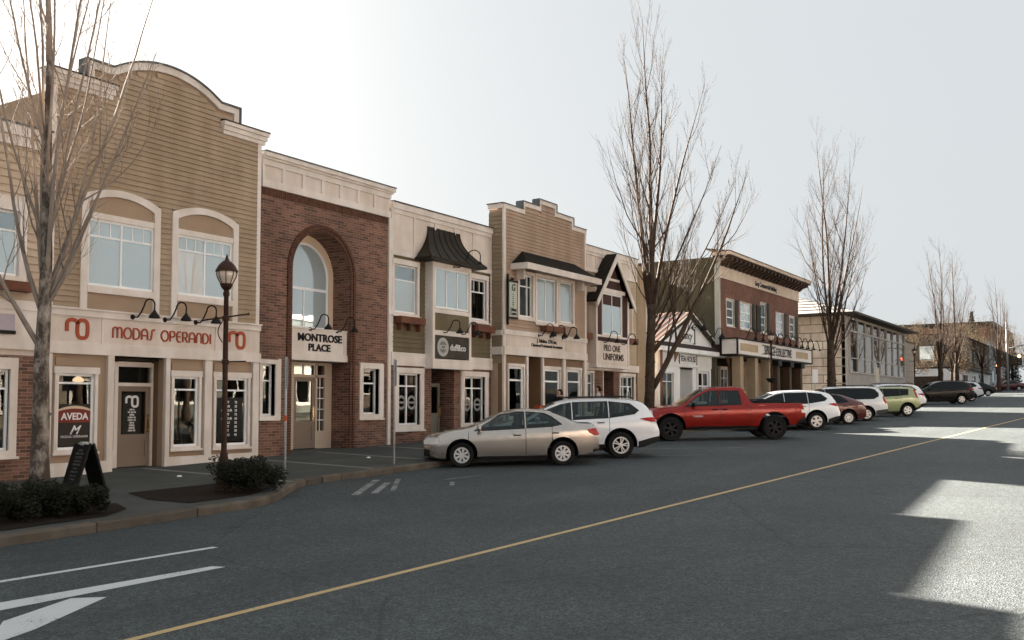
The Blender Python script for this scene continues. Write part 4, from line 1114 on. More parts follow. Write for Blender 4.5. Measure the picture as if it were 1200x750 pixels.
def build_spruce():
    X0 = 52.24
    b = shop('corner_brick_building', X0, 'two storey brown brick building with bracketed cornice, lettered marquee and olive side wall')
    W = 15.75
    GR = mat('olive_green_side_wall', (.088, .082, .056), .85, .14, .7, bump=.2, bscale=20, stain=.2)
    wins = [(1.18, 2.42, 5.08, 6.62), (3.52, 5.50, 5.06, 6.64), (7.36, 8.42, 5.06, 6.95), (10.50, 12.15, 5.0, 6.58), (13.55, 14.75, 5.02, 6.58)]
    wall('brick_wall', b, 0, W, 4.2, 7.76, wins, 0, .25, BRICK2)
    box('corner_board', b, (-.02, .16, -.04, .25, 3.9, 8.9), mat('pale_green_grey', (.42, .42, .38), .5))
    SHU = mat('dark_green_shutter', (.03, .036, .026), .6, .1)
    for i, w in enumerate(wins):
        window(b, *w, cols=1 if i in (0, 2, 4) else 2, rails=(w[2] + .5, w[2] + 1.0), casing=.05, proj=.03, sash=.09, glass=GLASSL if i in (0, 2, 4) else GLASSU, sill=True)
        sh = boxes('shutter', b, [(w[1] + .07, w[1] + .55, -.06, -.005, w[2] - .02, w[3] + .06)], SHU)
        for j in range(9): box('louvre', sh, (w[1] + .12, w[1] + .50, -.072, -.06, w[2] + .05 + j * .165, w[2] + .14 + j * .165), SHU)
        if i == 2: boxes('shutter', b, [(w[0] - .85, w[0] - .07, -.06, -.005, w[2] - .02, w[3] - .25)], SHU)
    box('upper_room', b, (.3, W - .3, 2., 2.1, 4.4, 7.4), INTER)
    FR = mat('peach_cream_frieze', (.70, .57, .46), .6, .06, 1.2, stain=.08)
    box('frieze', b, (0, W, -.06, .25, 7.76, 8.95), FR)
    text('frieze_lettering', b, 'Gray Commercial Building', 8.35, 8.06, .42, BLACKTXT, y=-.075, bold=.01, sx=.98)
    # bracketed cornice
    boxes('cornice', b, [(-.35, W + .35, -.85, .25, 8.98, 9.16)], FR)
    box('cornice_soffit', b, (-.3, W + .3, -.80, .25, 8.90, 8.98), mat('dark_soffit', (.05, .035, .026), .7))
    n = 22
    for i in range(n):
        x = .15 + i * (W - .55) / (n - 1)
        prism_x = [(-.78, 8.9), (-.065, 8.9), (-.065, 8.45), (-.18, 8.42), (-.40, 8.62), (-.74, 8.72)]
        V = [(x, y, z) for y, z in prism_x] + [(x + .30, y, z) for y, z in prism_x]; k = 6
        F = [tuple(range(k)), tuple(range(2*k-1, k-1, -1))] + [(j, j+k, (j+1) % k + k, (j+1) % k) for j in range(k)]
        link('cornice_bracket', V, F, mat('brown_bracket', (.065, .042, .030), .6), b)
    V = [(-.4, -.9, 9.16), (W + .4, -.9, 9.16), (W + .4, .6, 9.34), (-.4, .6, 9.34), (-.4, -.9, 9.19), (W + .4, -.9, 9.19), (W + .4, .6, 9.42), (-.4, .6, 9.42)]
    link('roof_tiles', V, bx((0, 1, 0, 1, 0, 1))[1], mat('red_brown_tile', (.13, .085, .06), .8, .3, 6), b)
    # marquee
    y0 = -1.05
    mq = boxes('marquee', b, [(-.02, W - .55, y0, -.02, 3.34, 4.18)], mat('marquee_white', (.74, .69, .64), .5, .05))
    boxes('marquee_frame', mq, [(-.06, W - .5, y0 - .04, -.01, 4.18, 4.26), (-.06, W - .5, y0 - .04, -.01, 3.24, 3.34), (-.06, .10, y0 - .045, y0 + .03, 3.34, 4.18), (W - .62, W - .5, y0 - .045, y0 + .03, 3.34, 4.18), (-.055, -.015, -.16, -.02, 3.34, 4.18)], METALD)
    for a, c in ((.55, 3.6), (11.4, 14.2)): box('marquee_panel', mq, (a, c, y0 - .02, y0, 3.55, 3.98), mat('buff_marquee_panel', (.46, .34, .22), .6, .1))
    text('marquee_lettering', mq, 'SPRUCE COLLECTIVE', 7.55, 3.72, .74, BLACKTXT, y=y0 - .03, bold=.003, sx=.80)
    box('lettering_bar', mq, (4.4, 7.0, y0 - .03, y0, 4.02, 4.07), BLACKTXT)
    for i in range(11):
        x = 1.6 + i * 1.36
        pts = [(x, y0, 4.26), (x, y0 - .05, 4.42)] + [(x + .36 - .36 * cos(pi * j / 8), y0 - .12 - .2 * j / 8, 4.5 + .42 * sin(pi * j / 8)) for j in range(9)] + [(x + .72, y0 - .33, 4.38)]
        sh = lathe_vf([(.02, 0), (.06, -.06), (.13, -.16), (.11, -.16), (0, -.06)], 10, (x + .72, y0 - .33, 4.38))
        link('sign_lamp', *merge([tube_vf(pts, .032, 5), sh]), METALD, b, True)
    # arcade below the marquee
    COLM = mat('tan_column', (.40, .30, .20), .7, .1)
    boxes('shop_back', b, [(0, W, 2.2, 2.3, -.6, 4.2)], INTER)
    for x in (.9, 3.5, 6.1): box('column', b, (x, x + .55, y0 + .15, y0 + .65, -.6, 3.24), COLM)
    for x in (7.8, 10.4, 12.9):
        c = box('column', b, (x, x + .45, y0 + .15, y0 + .6, -.3, 3.1), mat('dark_brown_column', (.09, .055, .035), .6))
        box('column_cap', c, (x - .15, x + .6, y0 + .02, y0 + .75, 2.9, 3.24), METALD)
    for x0_, x1_ in ((1.9, 3.2), (4.4, 5.8)):
        window(b, x0_, x1_, .7, 2.7, y=1.6, cols=2, rails=(2.1,), glass=GLASSL, casing=.12)
    boxes('shop_wall', b, [(6.7, W, 1.3, 1.5, -.3, 3.24), (0, 6.7, 1.85, 2.0, -.3, .55)], mat('peach_stucco', (.50, .36, .25), .8, .1))
    d = door(b, 6.75, 7.6, .2, 2.4, 1.2, mat('dark_brown_door', (.05, .03, .02), .5))
    boxes('fascia', b, [(0, W, .02, .25, 3.2, 4.2)], mat('dark_soffit', (.05, .035, .026), .7))
    box('side_wall', b, (0, .25, .25, 16, -.8, 8.95), GR)
    box('side_wall', b, (W - .25, W, .25, 16, -.8, 8.95), GR); box('back_wall', b, (.25, W - .25, 15.8, 16, -.8, 8.9), GR)
    box('roof', b, (.25, W - .25, .25, 15.8, 8.6, 8.75), SHINGLE)

random.seed(3)
build_left_shop(); build_modas(); build_montrose(); build_duff(); build_stepped(); build_uniforms(); build_tea(); build_spruce()
# ---------------------------------------------------------------- parked vehicles
def interp(tab, x, soft=0.):
    def lin(q):
        if q >= tab[0][0]: return tab[0][1]
        for (a, u), (b_, v) in zip(tab, tab[1:]):
            if q >= b_: return v + (u - v) * (q - b_) / (a - b_)
        return tab[-1][1]
    if not soft: return lin(x)
    return sum(lin(x + soft * k / 4.) for k in range(-4, 5)) / 9.

def loft(S, d=0.):
    """closed body shell: cross sections along the length (x forward)"""
    xa, xb = S['L'] / 2 + d, -S['L'] / 2 - d
    keys = sorted({round(k[0], 3) for t in ('top', 'plan', 'belt') for k in S[t]} | {xa - i * (xa - xb) / 46 for i in range(47)}, reverse=True)
    ks = [k for i, k in enumerate(keys) if xb - 1e-4 <= k <= xa + 1e-4 and (i == 0 or keys[i - 1] - k > .012)]
    ks[0] = xa; ks[-1] = xb
    V = []
    for x in ks:
        xc = max(min(x, S['L'] / 2), -S['L'] / 2)
        zt = interp(S['top'], xc, S.get('soft', .09)) + d; zs = min(interp(S['belt'], xc, .15), zt - .025); zb = interp(S['bot'], xc, .1) - d
        w = interp(S['plan'], xc, .10) + d; wr = min(interp(S['wr'], xc, .12) + d, w * .93)
        h = zt - zs; H = zs - zb
        ws = w * S.get('shoulder', .945)
        half = [(0, zb), (.78 * w, zb), (.945 * w, zb + .035), (.98 * w, zb + .16 * H), (.992 * w, zb + .42 * H), (w, zb + .62 * H), (.998 * w, zb + .84 * H), (.978 * w, zb + .955 * H), (ws, zs),
                ((ws * .52 + wr * .48) + .012, zs + h * .47), (wr + .012, zs + h * .87), (wr * .93, zs + h * .965), (wr * .62, zt), (0, zt + .012)]
        V += [(x, y, z) for y, z in half] + [(x, -y, z) for y, z in half[-2:0:-1]]
    n = len(V) // len(ks); F = []
    for i in range(len(ks) - 1):
        for k in range(n):
            k2 = (k + 1) % n
            F.append((i*n+k, (i+1)*n+k, (i+1)*n+k2, i*n+k2))
    F += [tuple(range(n)), tuple(range(len(ks)*n-1, (len(ks)-1)*n-1, -1))]
    return V, F

def mk(name, vf, m=None):
    me = bpy.data.meshes.new(name); me.from_pydata([tuple(v) for v in vf[0]], [], vf[1])
    if m: me.materials.append(m)
    bm = bmesh.new(); bm.from_mesh(me); bmesh.ops.recalc_face_normals(bm, faces=bm.faces); bm.to_mesh(me); bm.free()
    return me
def boolean(me, cutters, op):
    a = bpy.data.objects.new('a', me); WORK.collection.objects.link(a); tmp = []
    for c in cutters:
        o = bpy.data.objects.new('c', c); WORK.collection.objects.link(o); tmp.append(o)
        md = a.modifiers.new('b', 'BOOLEAN'); md.operation = op; md.object = o; md.solver = 'EXACT'; md.material_mode = 'TRANSFER'
    r = bpy.data.meshes.new_from_object(a.evaluated_get(work_graph()))
    for o in tmp + [a]: bpy.data.objects.remove(o, do_unlink=True)
    return r
def place(name, me, par, mats=None):
    if mats is not None:
        me.materials.clear()
        for m in mats: me.materials.append(m)
    me.shade_smooth(); me.set_sharp_from_angle(angle=radians(32))
    o = bpy.data.objects.new(name, me); me.name = name; COL.objects.link(o); o.parent = par
    return o
def side_prism(poly, y0, y1):
    v, f = prism_vf(poly, y0, y1); return v, f
def cyl_y(x, z, r, y0, y1, n=36):
    return prism_vf([(x + r * cos(2*pi*i/n), z + r * sin(2*pi*i/n)) for i in range(n)], y0, y1)

TYRE = mat('tyre_rubber', (.014, .014, .014), .85, .2, 20, obj=True)
WELL = mat('wheel_well_black', (.008, .008, .008), .9, 0)
ALLOY = mat('silver_wheel_paint', (.60, .60, .61), .3, .05, metal=.5, obj=True)
DARKALLOY = mat('black_wheel_paint', (.020, .020, .021), .4, .05, obj=True)
CARGLASS = mat('tinted_car_glass', (.006, .009, .010), .03, 0, spec=.24)
CLEARG = glass_mat('clear_car_glass', (.9, .95, .96), (.62, .67, .66), 1.40)
SEAT = mat('grey_seat_fabric', (.09, .085, .08), .9, .2, 12, obj=True)
PLASTIC = mat('black_plastic', (.018, .018, .018), .55, .1, obj=True)
CHROME = mat('chrome_trim', (.70, .70, .70), .12, 0, metal=1.)
TAILRED = mat('tail_lamp_red', (.34, .010, .006), .2, 0, spec=.3)
TAILCLR = mat('clear_lamp_lens', (.62, .60, .58), .1, 0, coat=.6)
ORANGE = mat('orange_lamp_lens', (.60, .16, .03), .12, 0, coat=.6)
PLATE = mat('licence_plate_white', (.62, .64, .68), .4, 0)
def paint(name, col, metal=.0, rough=.26, coat=.8):
    return mat(name, col, rough, .03, 3., metal=metal, coat=coat, obj=True, spec=.5 if coat > .4 else .25)

WHEELS = {}
def wheel(par, x, y, r, kind, side, width=.22):
    """car > wheel (tyre) > rim"""
    key = (round(r, 3), kind, width)
    if key not in WHEELS:
        rr = r * (.63 if kind != 'black' else .60); w = width / 2
        prof = [(rr, -w * .8), (rr + .02, -w * .96), (r * .93, -w), (r * .985, -w * .8), (r, -w * .45), (r, w * .45), (r * .985, w * .8), (r * .93, w), (rr + .02, w * .96), (rr, w * .8)]
        v, f = lathe_vf(prof, 32); v = [(a, c, b_) for a, b_, c in v]; f = [q[::-1] for q in f]
        ty = mk('tyre', (v, f), TYRE); ty.shade_smooth(); ty.set_sharp_from_angle(angle=radians(40))
        parts = []
        lip = lathe_vf([(rr + .005, w * .55), (rr + .004, w * .90), (rr - .028, w * .90), (rr - .035, w * .3), (rr - .035, -w * .7)], 32)
        parts.append(lip)
        n = {'seven': 8, 'twin': 10, 'five': 5, 'black': 6, 'six': 6}[kind]
        wd = {'seven': .021, 'twin': .014, 'five': .036, 'black': .034, 'six': .032}[kind]
        for i in range(n):
            a = 2 * pi * i / n + .2
            if kind == 'twin': a += (.16 if i % 2 else -.16) * .7
            k0, k1 = wd * .9, wd * (1.7 if kind in ('seven', 'five') else 1.25)
            c, s = cos(a), sin(a)
            P = [(.04, k0), (rr - .02, k1), (rr - .02, -k1), (.04, -k0)]
            vv = [(px * c - py * s, px * s + py * c, z) for z in (w * .42, w * .86) for px, py in P]
            parts.append((vv, [(3, 2, 1, 0), (4, 5, 6, 7), (0, 1, 5, 4), (1, 2, 6, 5), (2, 3, 7, 6), (3, 0, 4, 7)]))
        parts.append(lathe_vf([(.062, w * .4), (.060, w * .92), (.0, w * .95)], 14))
        v, f = merge(parts); v = [(a, c, b_) for a, b_, c in v]
        rim = mk('rim', (v, f), DARKALLOY if kind == 'black' else ALLOY)
        bk = lathe_vf([(rr, -w * .2), (0, -w * .2), ], 24)
        v, f = bk; v = [(a, c, b_) for a, b_, c in v]
        disc = mk('brake_disc', (v, f), WELL)
        WHEELS[key] = (ty, rim, disc)
    ty, rim, disc = WHEELS[key]
    o = bpy.data.objects.new('wheel', ty); COL.objects.link(o); o.parent = par; o.location = (x, y, r)
    o.rotation_euler = (0, random.uniform(0, 1.2), 0 if side > 0 else pi)
    for nm, me in (('rim', rim), ('brake_disc', disc)):
        q = bpy.data.objects.new(nm, me); COL.objects.link(q); q.parent = o
    return o

def car(S, label, rear_contact, heading, group='cars parked nose-in along the kerb', cat='car', name='parked_car'):
    A = radians(heading)
    h = Vector((cos(A), sin(A))); l = Vector((-sin(A), cos(A)))
    ra = -S['L'] / 2 + S['rear']                    # rear axle
    fa = ra + S['wb']
    track = S['W'] / 2 - .13
    c = Vector(rear_contact) - h * ra - l * (track + .08)
    n = Vector((-GRADE, 0, 1)).normalized()
    fx = Vector((h.x, h.y, 0)); fx = (fx - n * fx.dot(n)).normalized(); fy = n.cross(fx)
    root = empty(name, (c.x, c.y, rz(c.x)), label, cat, group)
    root.rotation_euler = Matrix((fx, fy, n)).transposed().to_euler()
    P = S['paint']
    R = S['r']; W = S['W'] / 2
    # body with wheel wells
    cut = []
    for ax in (fa, ra):
        for s in (-1, 1):
            y0, y1 = sorted((s * (W - .34), s * (W + .3)))
            cut.append(mk('c', cyl_y(ax, R + .015, R * 1.20 + .03, y0, y1), WELL))
    if 'bed' in S:
        a, b_, zf, zt = S['bed']
        cut.append(mk('c', bx((a, b_, -W + .12, W - .12, zf, zt + .4)), PLASTIC))
    body = boolean(mk('body', loft(S), P), cut, 'DIFFERENCE')
    if S.get('hollow'):
        x0, x1, zf = S['hollow']
        cab = boolean(mk('k', loft(S, -.05), PLASTIC), [mk('c', bx((x0, x1, -2, 2, zf, 3)), PLASTIC)], 'INTERSECT')
        cuts = [cab]
        for poly in S['windows']:
            for s in (-1, 1):
                y0, y1 = sorted((s * .30, s * 1.5)); cuts.append(mk('c', side_prism(poly, y0, y1), PLASTIC))
        a, b_, z0, yy = S['windscreen']; cuts.append(mk('c', bx((b_, a, -yy, yy, z0 + .04, 3)), PLASTIC))
        if S.get('rearglass'):
            a, b_, z0, z1, yy = S['rearglass']; cuts.append(mk('c', bx((a, b_, -yy, yy, z0 + .03, z1)), PLASTIC))
        for c_ in cuts: body = boolean(body, [c_], 'DIFFERENCE')
    bo = place('body', body, root)
    def patch(nm, vf, d, m, parent=None):
        me = boolean(mk('p', loft(S, d), m), [mk('c', vf, m)], 'INTERSECT')
        if len(me.polygons) == 0: return None
        return place(nm, me, parent or root, [m])
    def glassy(nm, vf):
        if not S.get('hollow'): return patch(nm, vf, .006, CARGLASS)
        sh = boolean(mk('p', loft(S, .002), CLEARG), [mk('c', loft(S, -.006), CLEARG)], 'DIFFERENCE')
        me = boolean(sh, [mk('c', vf, CLEARG)], 'INTERSECT')
        return place(nm, me, root, [CLEARG])
    if S.get('hollow'):
        for x, y, zs in S['seats']:
            o = link('seat', *merge([bx((x - .25, x + .28, y - .24, y + .24, zs, zs + .16)), ([(x - .25, y - .24, zs + .1), (x - .12, y - .24, zs + .1), (x - .36, y - .21, zs + .66), (x - .46, y - .21, zs + .66), (x - .25, y + .24, zs + .1), (x - .12, y + .24, zs + .1), (x - .36, y + .21, zs + .66), (x - .46, y + .21, zs + .66)], [(0, 3, 2, 1), (4, 5, 6, 7), (0, 1, 5, 4), (1, 2, 6, 5), (2, 3, 7, 6), (3, 0, 4, 7)]), bx((x - .46, x - .38, y - .12, y + .12, zs + .68, zs + .86))]), SEAT, root)
        xw, yw, zw = S['wheelpos']
        tube('steering_wheel', root, [(xw + .08 * sin(t), yw + .18 * cos(t), zw + .17 * sin(t)) for t in [2*pi*i/16 for i in range(17)]], .016, PLASTIC, 6)
    # glazing
    for poly in S['windows']:
        for s in (-1, 1):
            y0, y1 = sorted((s * .30, s * 1.5))
            mx_, mz_ = sum(p[0] for p in poly) / len(poly), sum(p[1] for p in poly) / len(poly)
            big = [(p[0] + .022 * (1 if p[0] > mx_ else -1), p[1] + .020 * (1 if p[1] > mz_ else -1)) for p in poly]
            if not S.get('hollow'): patch('window_surround', side_prism(big, y0, y1), .003, PLASTIC)
            else:
                fr_ = boolean(boolean(mk('p', loft(S, .003), PLASTIC), [mk('c', side_prism(big, y0, y1), PLASTIC)], 'INTERSECT'), [mk('c', side_prism(poly, y0 - .1, y1 + .1), PLASTIC), mk('c', loft(S, -.02), PLASTIC)], 'DIFFERENCE'); place('window_surround', fr_, root, [PLASTIC])
            glassy('side_window', side_prism(poly, y0, y1))
    x0, x1, z0, yy = S['windscreen']; glassy('windscreen', bx((x1, x0, -yy, yy, z0 + .04, 3)))
    if S.get('rearglass'):
        x0, x1, z0, z1, yy = S['rearglass']; glassy('rear_window', bx((x0, x1, -yy, yy, z0 + .03, z1)))
    # lamps
    for s in (-1, 1):
        x0, x1, y0, y1, z0, z1 = S['head']; y0, y1 = sorted((s * y0, s * y1))
        patch('headlight', bx((x0, x1, y0, y1, z0, z1)), .008, TAILCLR)
        for poly, ya, m in S['tail']:
            y0, y1 = sorted((s * ya, s * 1.5)); patch('taillight', side_prism(poly, y0, y1), .010, m)
    # cladding / bumpers
    for poly, m, nm in S.get('clad', []): patch(nm, side_prism(poly, -1.6, 1.6), .008, m)
    # door shut lines
    for x, za, zb_ in S['seams']:
        for s in (-1, 1):
            y0, y1 = sorted((s * .5, s * 1.6)); patch('door_gap', bx((x - .006, x + .006, y0, y1, za, zb_)), .0025, WELL)
    for x, z in S['handles']:
        for s in (-1, 1):
            yy = s * (interp(S['plan'], x) + .012)
            link('door_handle', *tube_vf([(x + .10, yy - s*.02, z), (x + .07, yy + s*.012, z + .004), (x - .07, yy + s*.012, z + .004), (x - .10, yy - s*.02, z)], .016, 6), S.get('handle_mat', P), root, True)
    for x, z in S['handles']:
        for s in (-1, 1):
            y0, y1 = sorted((s * .6, s * 1.6)); patch('handle_shade_patch', bx((x - .095, x + .095, y0, y1, z - .035, z + .012)), .002, WELL)  # flat black patch painting the shade line at the handle
    mx, mz = S['mirror']
    for s in (-1, 1):
        y = s * (interp(S['plan'], mx) * .95)
        v, f = lathe_vf([(0, -.09), (.07, -.075), (.09, 0), (.07, .07), (0, .085)], 12)
        v = [(mx + a * .75, y + s * .10 + b_ * 1.25, mz + c_ * .95) for a, b_, c_ in v]
        link('mirror', *merge([(v, f), bx((mx - .03, mx + .03, min(y - s * .03, y + s * .06), max(y - s * .03, y + s * .06), mz - .07, mz - .03))]), S.get('mirror_mat', P), root, True)
    for ax in (fa, ra):
        for s in (-1, 1): wheel(root, ax, s * (track + .01), R, S['wheel'], s, S.get('tyre_w', .21))
    # underside
    box('underbody', root, (ra + R * 1.3, fa - R * 1.3, -W + .2, W - .2, S['bot'][1][1] - .06, S['bot'][1][1] + .04), PLASTIC)
    # plate
    zp = S['plate']; xb = -S['L'] / 2
    box('licence_plate', root, (xb - .03, xb - .012, -.15, .15, zp, zp + .15), PLATE)
    if S.get('rails'):
        a, b_, z, y = S['rails']
        for s in (-1, 1): tube('roof_rail', root, [(a, s*y, z - .05), (a - .12, s*y, z), (b_ + .12, s*y, z), (b_, s*y, z - .05)], .018, S.get('rail_mat', PLASTIC), 6)
    if S.get('spoiler'):
        a, b_, y, z = S['spoiler']; boxes('spoiler', root, [(a, b_, -y, y, z, z + .04)], P)
    if S.get('exhaust'): tube('exhaust_tip', root, [(-S['L']/2 + .12, W - .42, .30), (-S['L']/2 - .02, W - .42, .29)], .045, CHROME, 10)
    return root

def sedan_spec(P, **k):
    S = dict(L=4.54, W=1.76, wb=2.60, rear=.98, r=.315, paint=P, wheel='seven', soft=.10,
        top=[(2.27, .66), (2.20, .77), (1.95, .865), (1.55, .94), (1.12, .99), (.62, 1.20), (.18, 1.385), (-.15, 1.445), (-.5, 1.455), (-.95, 1.405), (-1.20, 1.31), (-1.72, 1.075), (-1.85, 1.06), (-2.18, 1.055), (-2.25, .98), (-2.27, .62)],
        belt=[(2.27, .56), (1.95, .73), (1.1, .88), (0, .93), (-1.2, .985), (-1.8, 1.0), (-2.27, .93)],
        bot=[(2.27, .30), (1.9, .20), (-1.8, .22), (-2.27, .36)],
        plan=[(2.27, .52), (2.20, .66), (1.95, .80), (1.5, .865), (1., .88), (-1.2, .88), (-1.7, .86), (-2.1, .78), (-2.22, .70), (-2.27, .60)],
        wr=[(2.27, .4), (1.9, .62), (1.12, .70), (.18, .58), (-.5, .575), (-1.1, .58), (-1.75, .66), (-2.27, .55)],
        windows=[[(.98, .945), (.66, .945), (-.30, .985), (-.30, 1.375), (-.12, 1.385), (.28, 1.31)], [(-.38, .99), (-1.02, 1.02), (-1.28, 1.075), (-1.02, 1.24), (-.82, 1.335), (-.38, 1.38)]],
        windscreen=(1.06, .30, .93, .56), rearglass=(-1.66, -1.08, 1.03, 2., .50),
        head=(1.90, 2.30, .42, .90, .60, .76), tail=[([(-2.4, .755), (-2.12, .76), (-1.99, .835), (-1.94, .915), (-2.1, .94), (-2.4, .93)], .48, TAILRED), ([(-2.4, .70), (-2.16, .71), (-2.13, .755), (-2.4, .75)], .48, TAILCLR)],
        seams=[(1.13, .30, .90), (-.34, .28, .98), (-1.02, .62, 1.02)], handles=[(-.12, .82), (-1.10, .86)], mirror=(.86, 1.0), plate=.74,
        clad=[([(.92, .245), (-.92, .245), (-.92, .275), (.92, .275)], PLASTIC, 'sill_line'), ([(2.4, .28), (2.12, .28), (2.12, .46), (2.4, .50)], PLASTIC, 'front_grille'), ([(-2.4, .33), (-2.1, .33), (-2.1, .40), (-2.4, .42)], PLASTIC, 'bumper_lip')])
    S.update(k); return S

def suv_spec(P, L=4.9, W=1.885, H=1.69, wb=2.80, rear=1.12, r=.365, clad=True, **k):
    h = H / 1.69; q = L / 4.9
    def T(t): return [(x * q, z * h) for x, z in t]
    S = dict(L=L, W=W, wb=wb, rear=rear, r=r, paint=P, wheel='twin', soft=.10, tyre_w=.235,
        top=T([(2.45, .68), (2.38, .86), (2.1, .98), (1.7, 1.06), (1.38, 1.10), (.78, 1.42), (.42, 1.58), (.0, 1.655), (-.8, 1.675), (-1.6, 1.63), (-1.98, 1.56), (-2.14, 1.44), (-2.34, 1.08), (-2.42, .98), (-2.45, .6)]),
        belt=T([(2.45, .64), (2.1, .86), (1.3, 1.0), (0, 1.05), (-1.3, 1.12), (-2.0, 1.15), (-2.45, .95)]),
        bot=T([(2.45, .36), (2.1, .27), (-2.0, .29), (-2.45, .46)]),
        plan=[(2.45*q, W*.30), (2.36*q, W*.385), (2.1*q, W*.455), (1.6*q, W*.49), (1.1*q, W*.5), (-1.4*q, W*.5), (-1.9*q, W*.485), (-2.28*q, W*.445), (-2.45*q, W*.37)],
        wr=[(2.45*q, W*.25), (2.0*q, W*.38), (1.38*q, W*.41), (.42*q, W*.345), (-.8*q, W*.34), (-1.9*q, W*.335), (-2.4*q, W*.36)],
        windows=[T([(1.28, 1.065), (.05, 1.10), (.05, 1.555), (.36, 1.50), (.70, 1.36)]), T([(-.02, 1.10), (-.98, 1.135), (-.98, 1.575), (-.02, 1.56)]), T([(-1.05, 1.14), (-1.72, 1.235), (-1.86, 1.34), (-1.62, 1.50), (-1.05, 1.57)])],
        windscreen=(1.30*q, .46*q, 1.04*h, W*.33), rearglass=(-2.34*q, -1.98*q, 1.16*h, 1.46*h, W*.31),
        head=(2.05*q, 2.5*q, .50, .95, .78*h, .90*h), tail=[(T([(-2.6, .99), (-2.2, 1.0), (-1.98, 1.06), (-1.86, 1.10), (-2.1, 1.125), (-2.6, 1.12)]), .5, TAILRED), (T([(-2.6, .95), (-2.25, .95), (-2.12, .995), (-2.6, .985)]), .5, TAILCLR)],
        seams=[(1.28*q, .45*h, 1.04*h), (.02*q, .42*h, 1.1*h), (-1.02*q, .7*h, 1.14*h)], handles=[(.25*q, .98*h), (-.78*q, 1.02*h)], mirror=(1.0*q, 1.12*h), plate=.88*h, rails=(.3*q, -1.75*q, 1.70*h, W*.33))
    if clad:
        fa = -L/2 + rear + wb; ra = -L/2 + rear
        S['clad'] = [([(fa - .42, .26*h), (ra + .42, .26*h), (ra + .42, .40*h), (fa - .42, .40*h)], PLASTIC, 'sill_cladding'), ([(-2.6, .26), (ra - .50, .26), (ra - .50, .46*h), (-2.22*q, .56*h), (-2.6, .62*h)], PLASTIC, 'rear_bumper')]
    S.update(k); return S

def van_spec(P):
    L, W = 4.95, 1.95
    S = dict(L=L, W=W, wb=2.95, rear=1.08, r=.335, paint=P, wheel='six', soft=.12,
        top=[(2.475, .62), (2.40, .80), (2.1, .93), (1.75, 1.02), (1.0, 1.40), (.55, 1.62), (.1, 1.70), (-1.4, 1.72), (-1.95, 1.67), (-2.18, 1.56), (-2.38, 1.12), (-2.45, 1.0), (-2.475, .55)],
        belt=[(2.475, .58), (2.1, .82), (1.5, .97), (0, 1.02), (-2.0, 1.05), (-2.475, .95)],
        bot=[(2.475, .32), (2.1, .24), (-2.0, .25), (-2.475, .40)],
        plan=[(2.475, .58), (2.35, .76), (2., .90), (1.4, .97), (-1.6, .975), (-2.1, .94), (-2.4, .86), (-2.475, .78)],
        wr=[(2.4, .5), (1.8, .76), (.55, .70), (-1.5, .70), (-2.2, .72), (-2.475, .7)],
        windows=[[(1.55, 1.06), (.60, 1.06), (.60, 1.54), (.72, 1.52), (1.10, 1.36)], [(.54, 1.06), (-1.75, 1.10), (-2.0, 1.22), (-2.02, 1.38), (-1.85, 1.54), (-1.6, 1.60), (-.4, 1.62), (.54, 1.58)]],
        windscreen=(1.66, .62, 1.0, .66), rearglass=(-2.36, -2.02, 1.12, 1.56, .66),
        head=(2.05, 2.52, .5, .98, .66, .82), tail=[([(-2.6, .86), (-2.33, .86), (-2.24, 1.0), (-2.24, 1.22), (-2.6, 1.24)], .66, TAILRED)],
        seams=[(1.5, .4, 1.02), (.5, .38, 1.05), (-.95, .4, 1.06)], handles=[(.72, .96), (.2, .98)], mirror=(1.3, 1.08), plate=.78, rails=(.3, -1.9, 1.755, .60),
        clad=[([(1.1, .25), (-1.0, .25), (-1.0, .45), (1.1, .45)], mat('dark_grey_cladding', (.06, .06, .062), .6, 0), 'sill_cladding'), ([(-2.6, .3), (-1.85, .3), (-1.85, .52), (-2.6, .60)], mat('dark_grey_cladding', (.06, .06, .062), .6, 0), 'rear_bumper')])
    return S

def boxy_spec(P):
    L, W = 4.12, 1.79
    return dict(L=L, W=W, wb=2.55, rear=.74, r=.335, paint=P, wheel='five', soft=.09,
        top=[(2.06, .66), (2.0, .86), (1.75, 1.0), (1.25, 1.08), (.75, 1.42), (.52, 1.55), (.2, 1.605), (-1.0, 1.61), (-1.62, 1.585), (-1.80, 1.50), (-1.96, 1.05), (-2.03, .95), (-2.06, .6)],
        belt=[(2.06, .62), (1.75, .88), (1.2, 1.0), (0, 1.06), (-1.5, 1.15), (-2.06, 1.0)],
        bot=[(2.06, .34), (1.75, .24), (-1.7, .26), (-2.06, .42)],
        plan=[(2.06, .56), (1.96, .72), (1.7, .83), (1.2, .885), (-1.3, .895), (-1.75, .865), (-1.98, .79), (-2.06, .7)],
        wr=[(2.06, .5), (1.25, .74), (.52, .65), (-1.5, .64), (-2.06, .66)],
        windows=[[(1.10, 1.06), (.0, 1.10), (.0, 1.50), (.46, 1.47), (.72, 1.34)], [(-.06, 1.10), (-.92, 1.14), (-.92, 1.49), (-.06, 1.50)], [(-.97, 1.145), (-1.36, 1.18), (-1.42, 1.46), (-.97, 1.485)]],
        windscreen=(1.18, .54, 1.02, .60), rearglass=(-1.96, -1.70, 1.10, 1.50, .52),
        head=(1.72, 2.1, .45, .92, .74, .90), tail=[([(-2.2, 1.0), (-1.93, 1.0), (-1.80, 1.06), (-1.70, 1.44), (-1.78, 1.50), (-2.2, 1.48)], .56, TAILRED)],
        seams=[(1.12, .4, 1.04), (-.03, .38, 1.08), (-.95, .75, 1.12)], handles=[(.2, .98), (-.72, 1.0)], mirror=(.86, 1.12), plate=.84,
        clad=[([(-2.2, .3), (-1.75, .3), (-1.75, .46), (-2.2, .60)], PLASTIC, 'rear_bumper')])

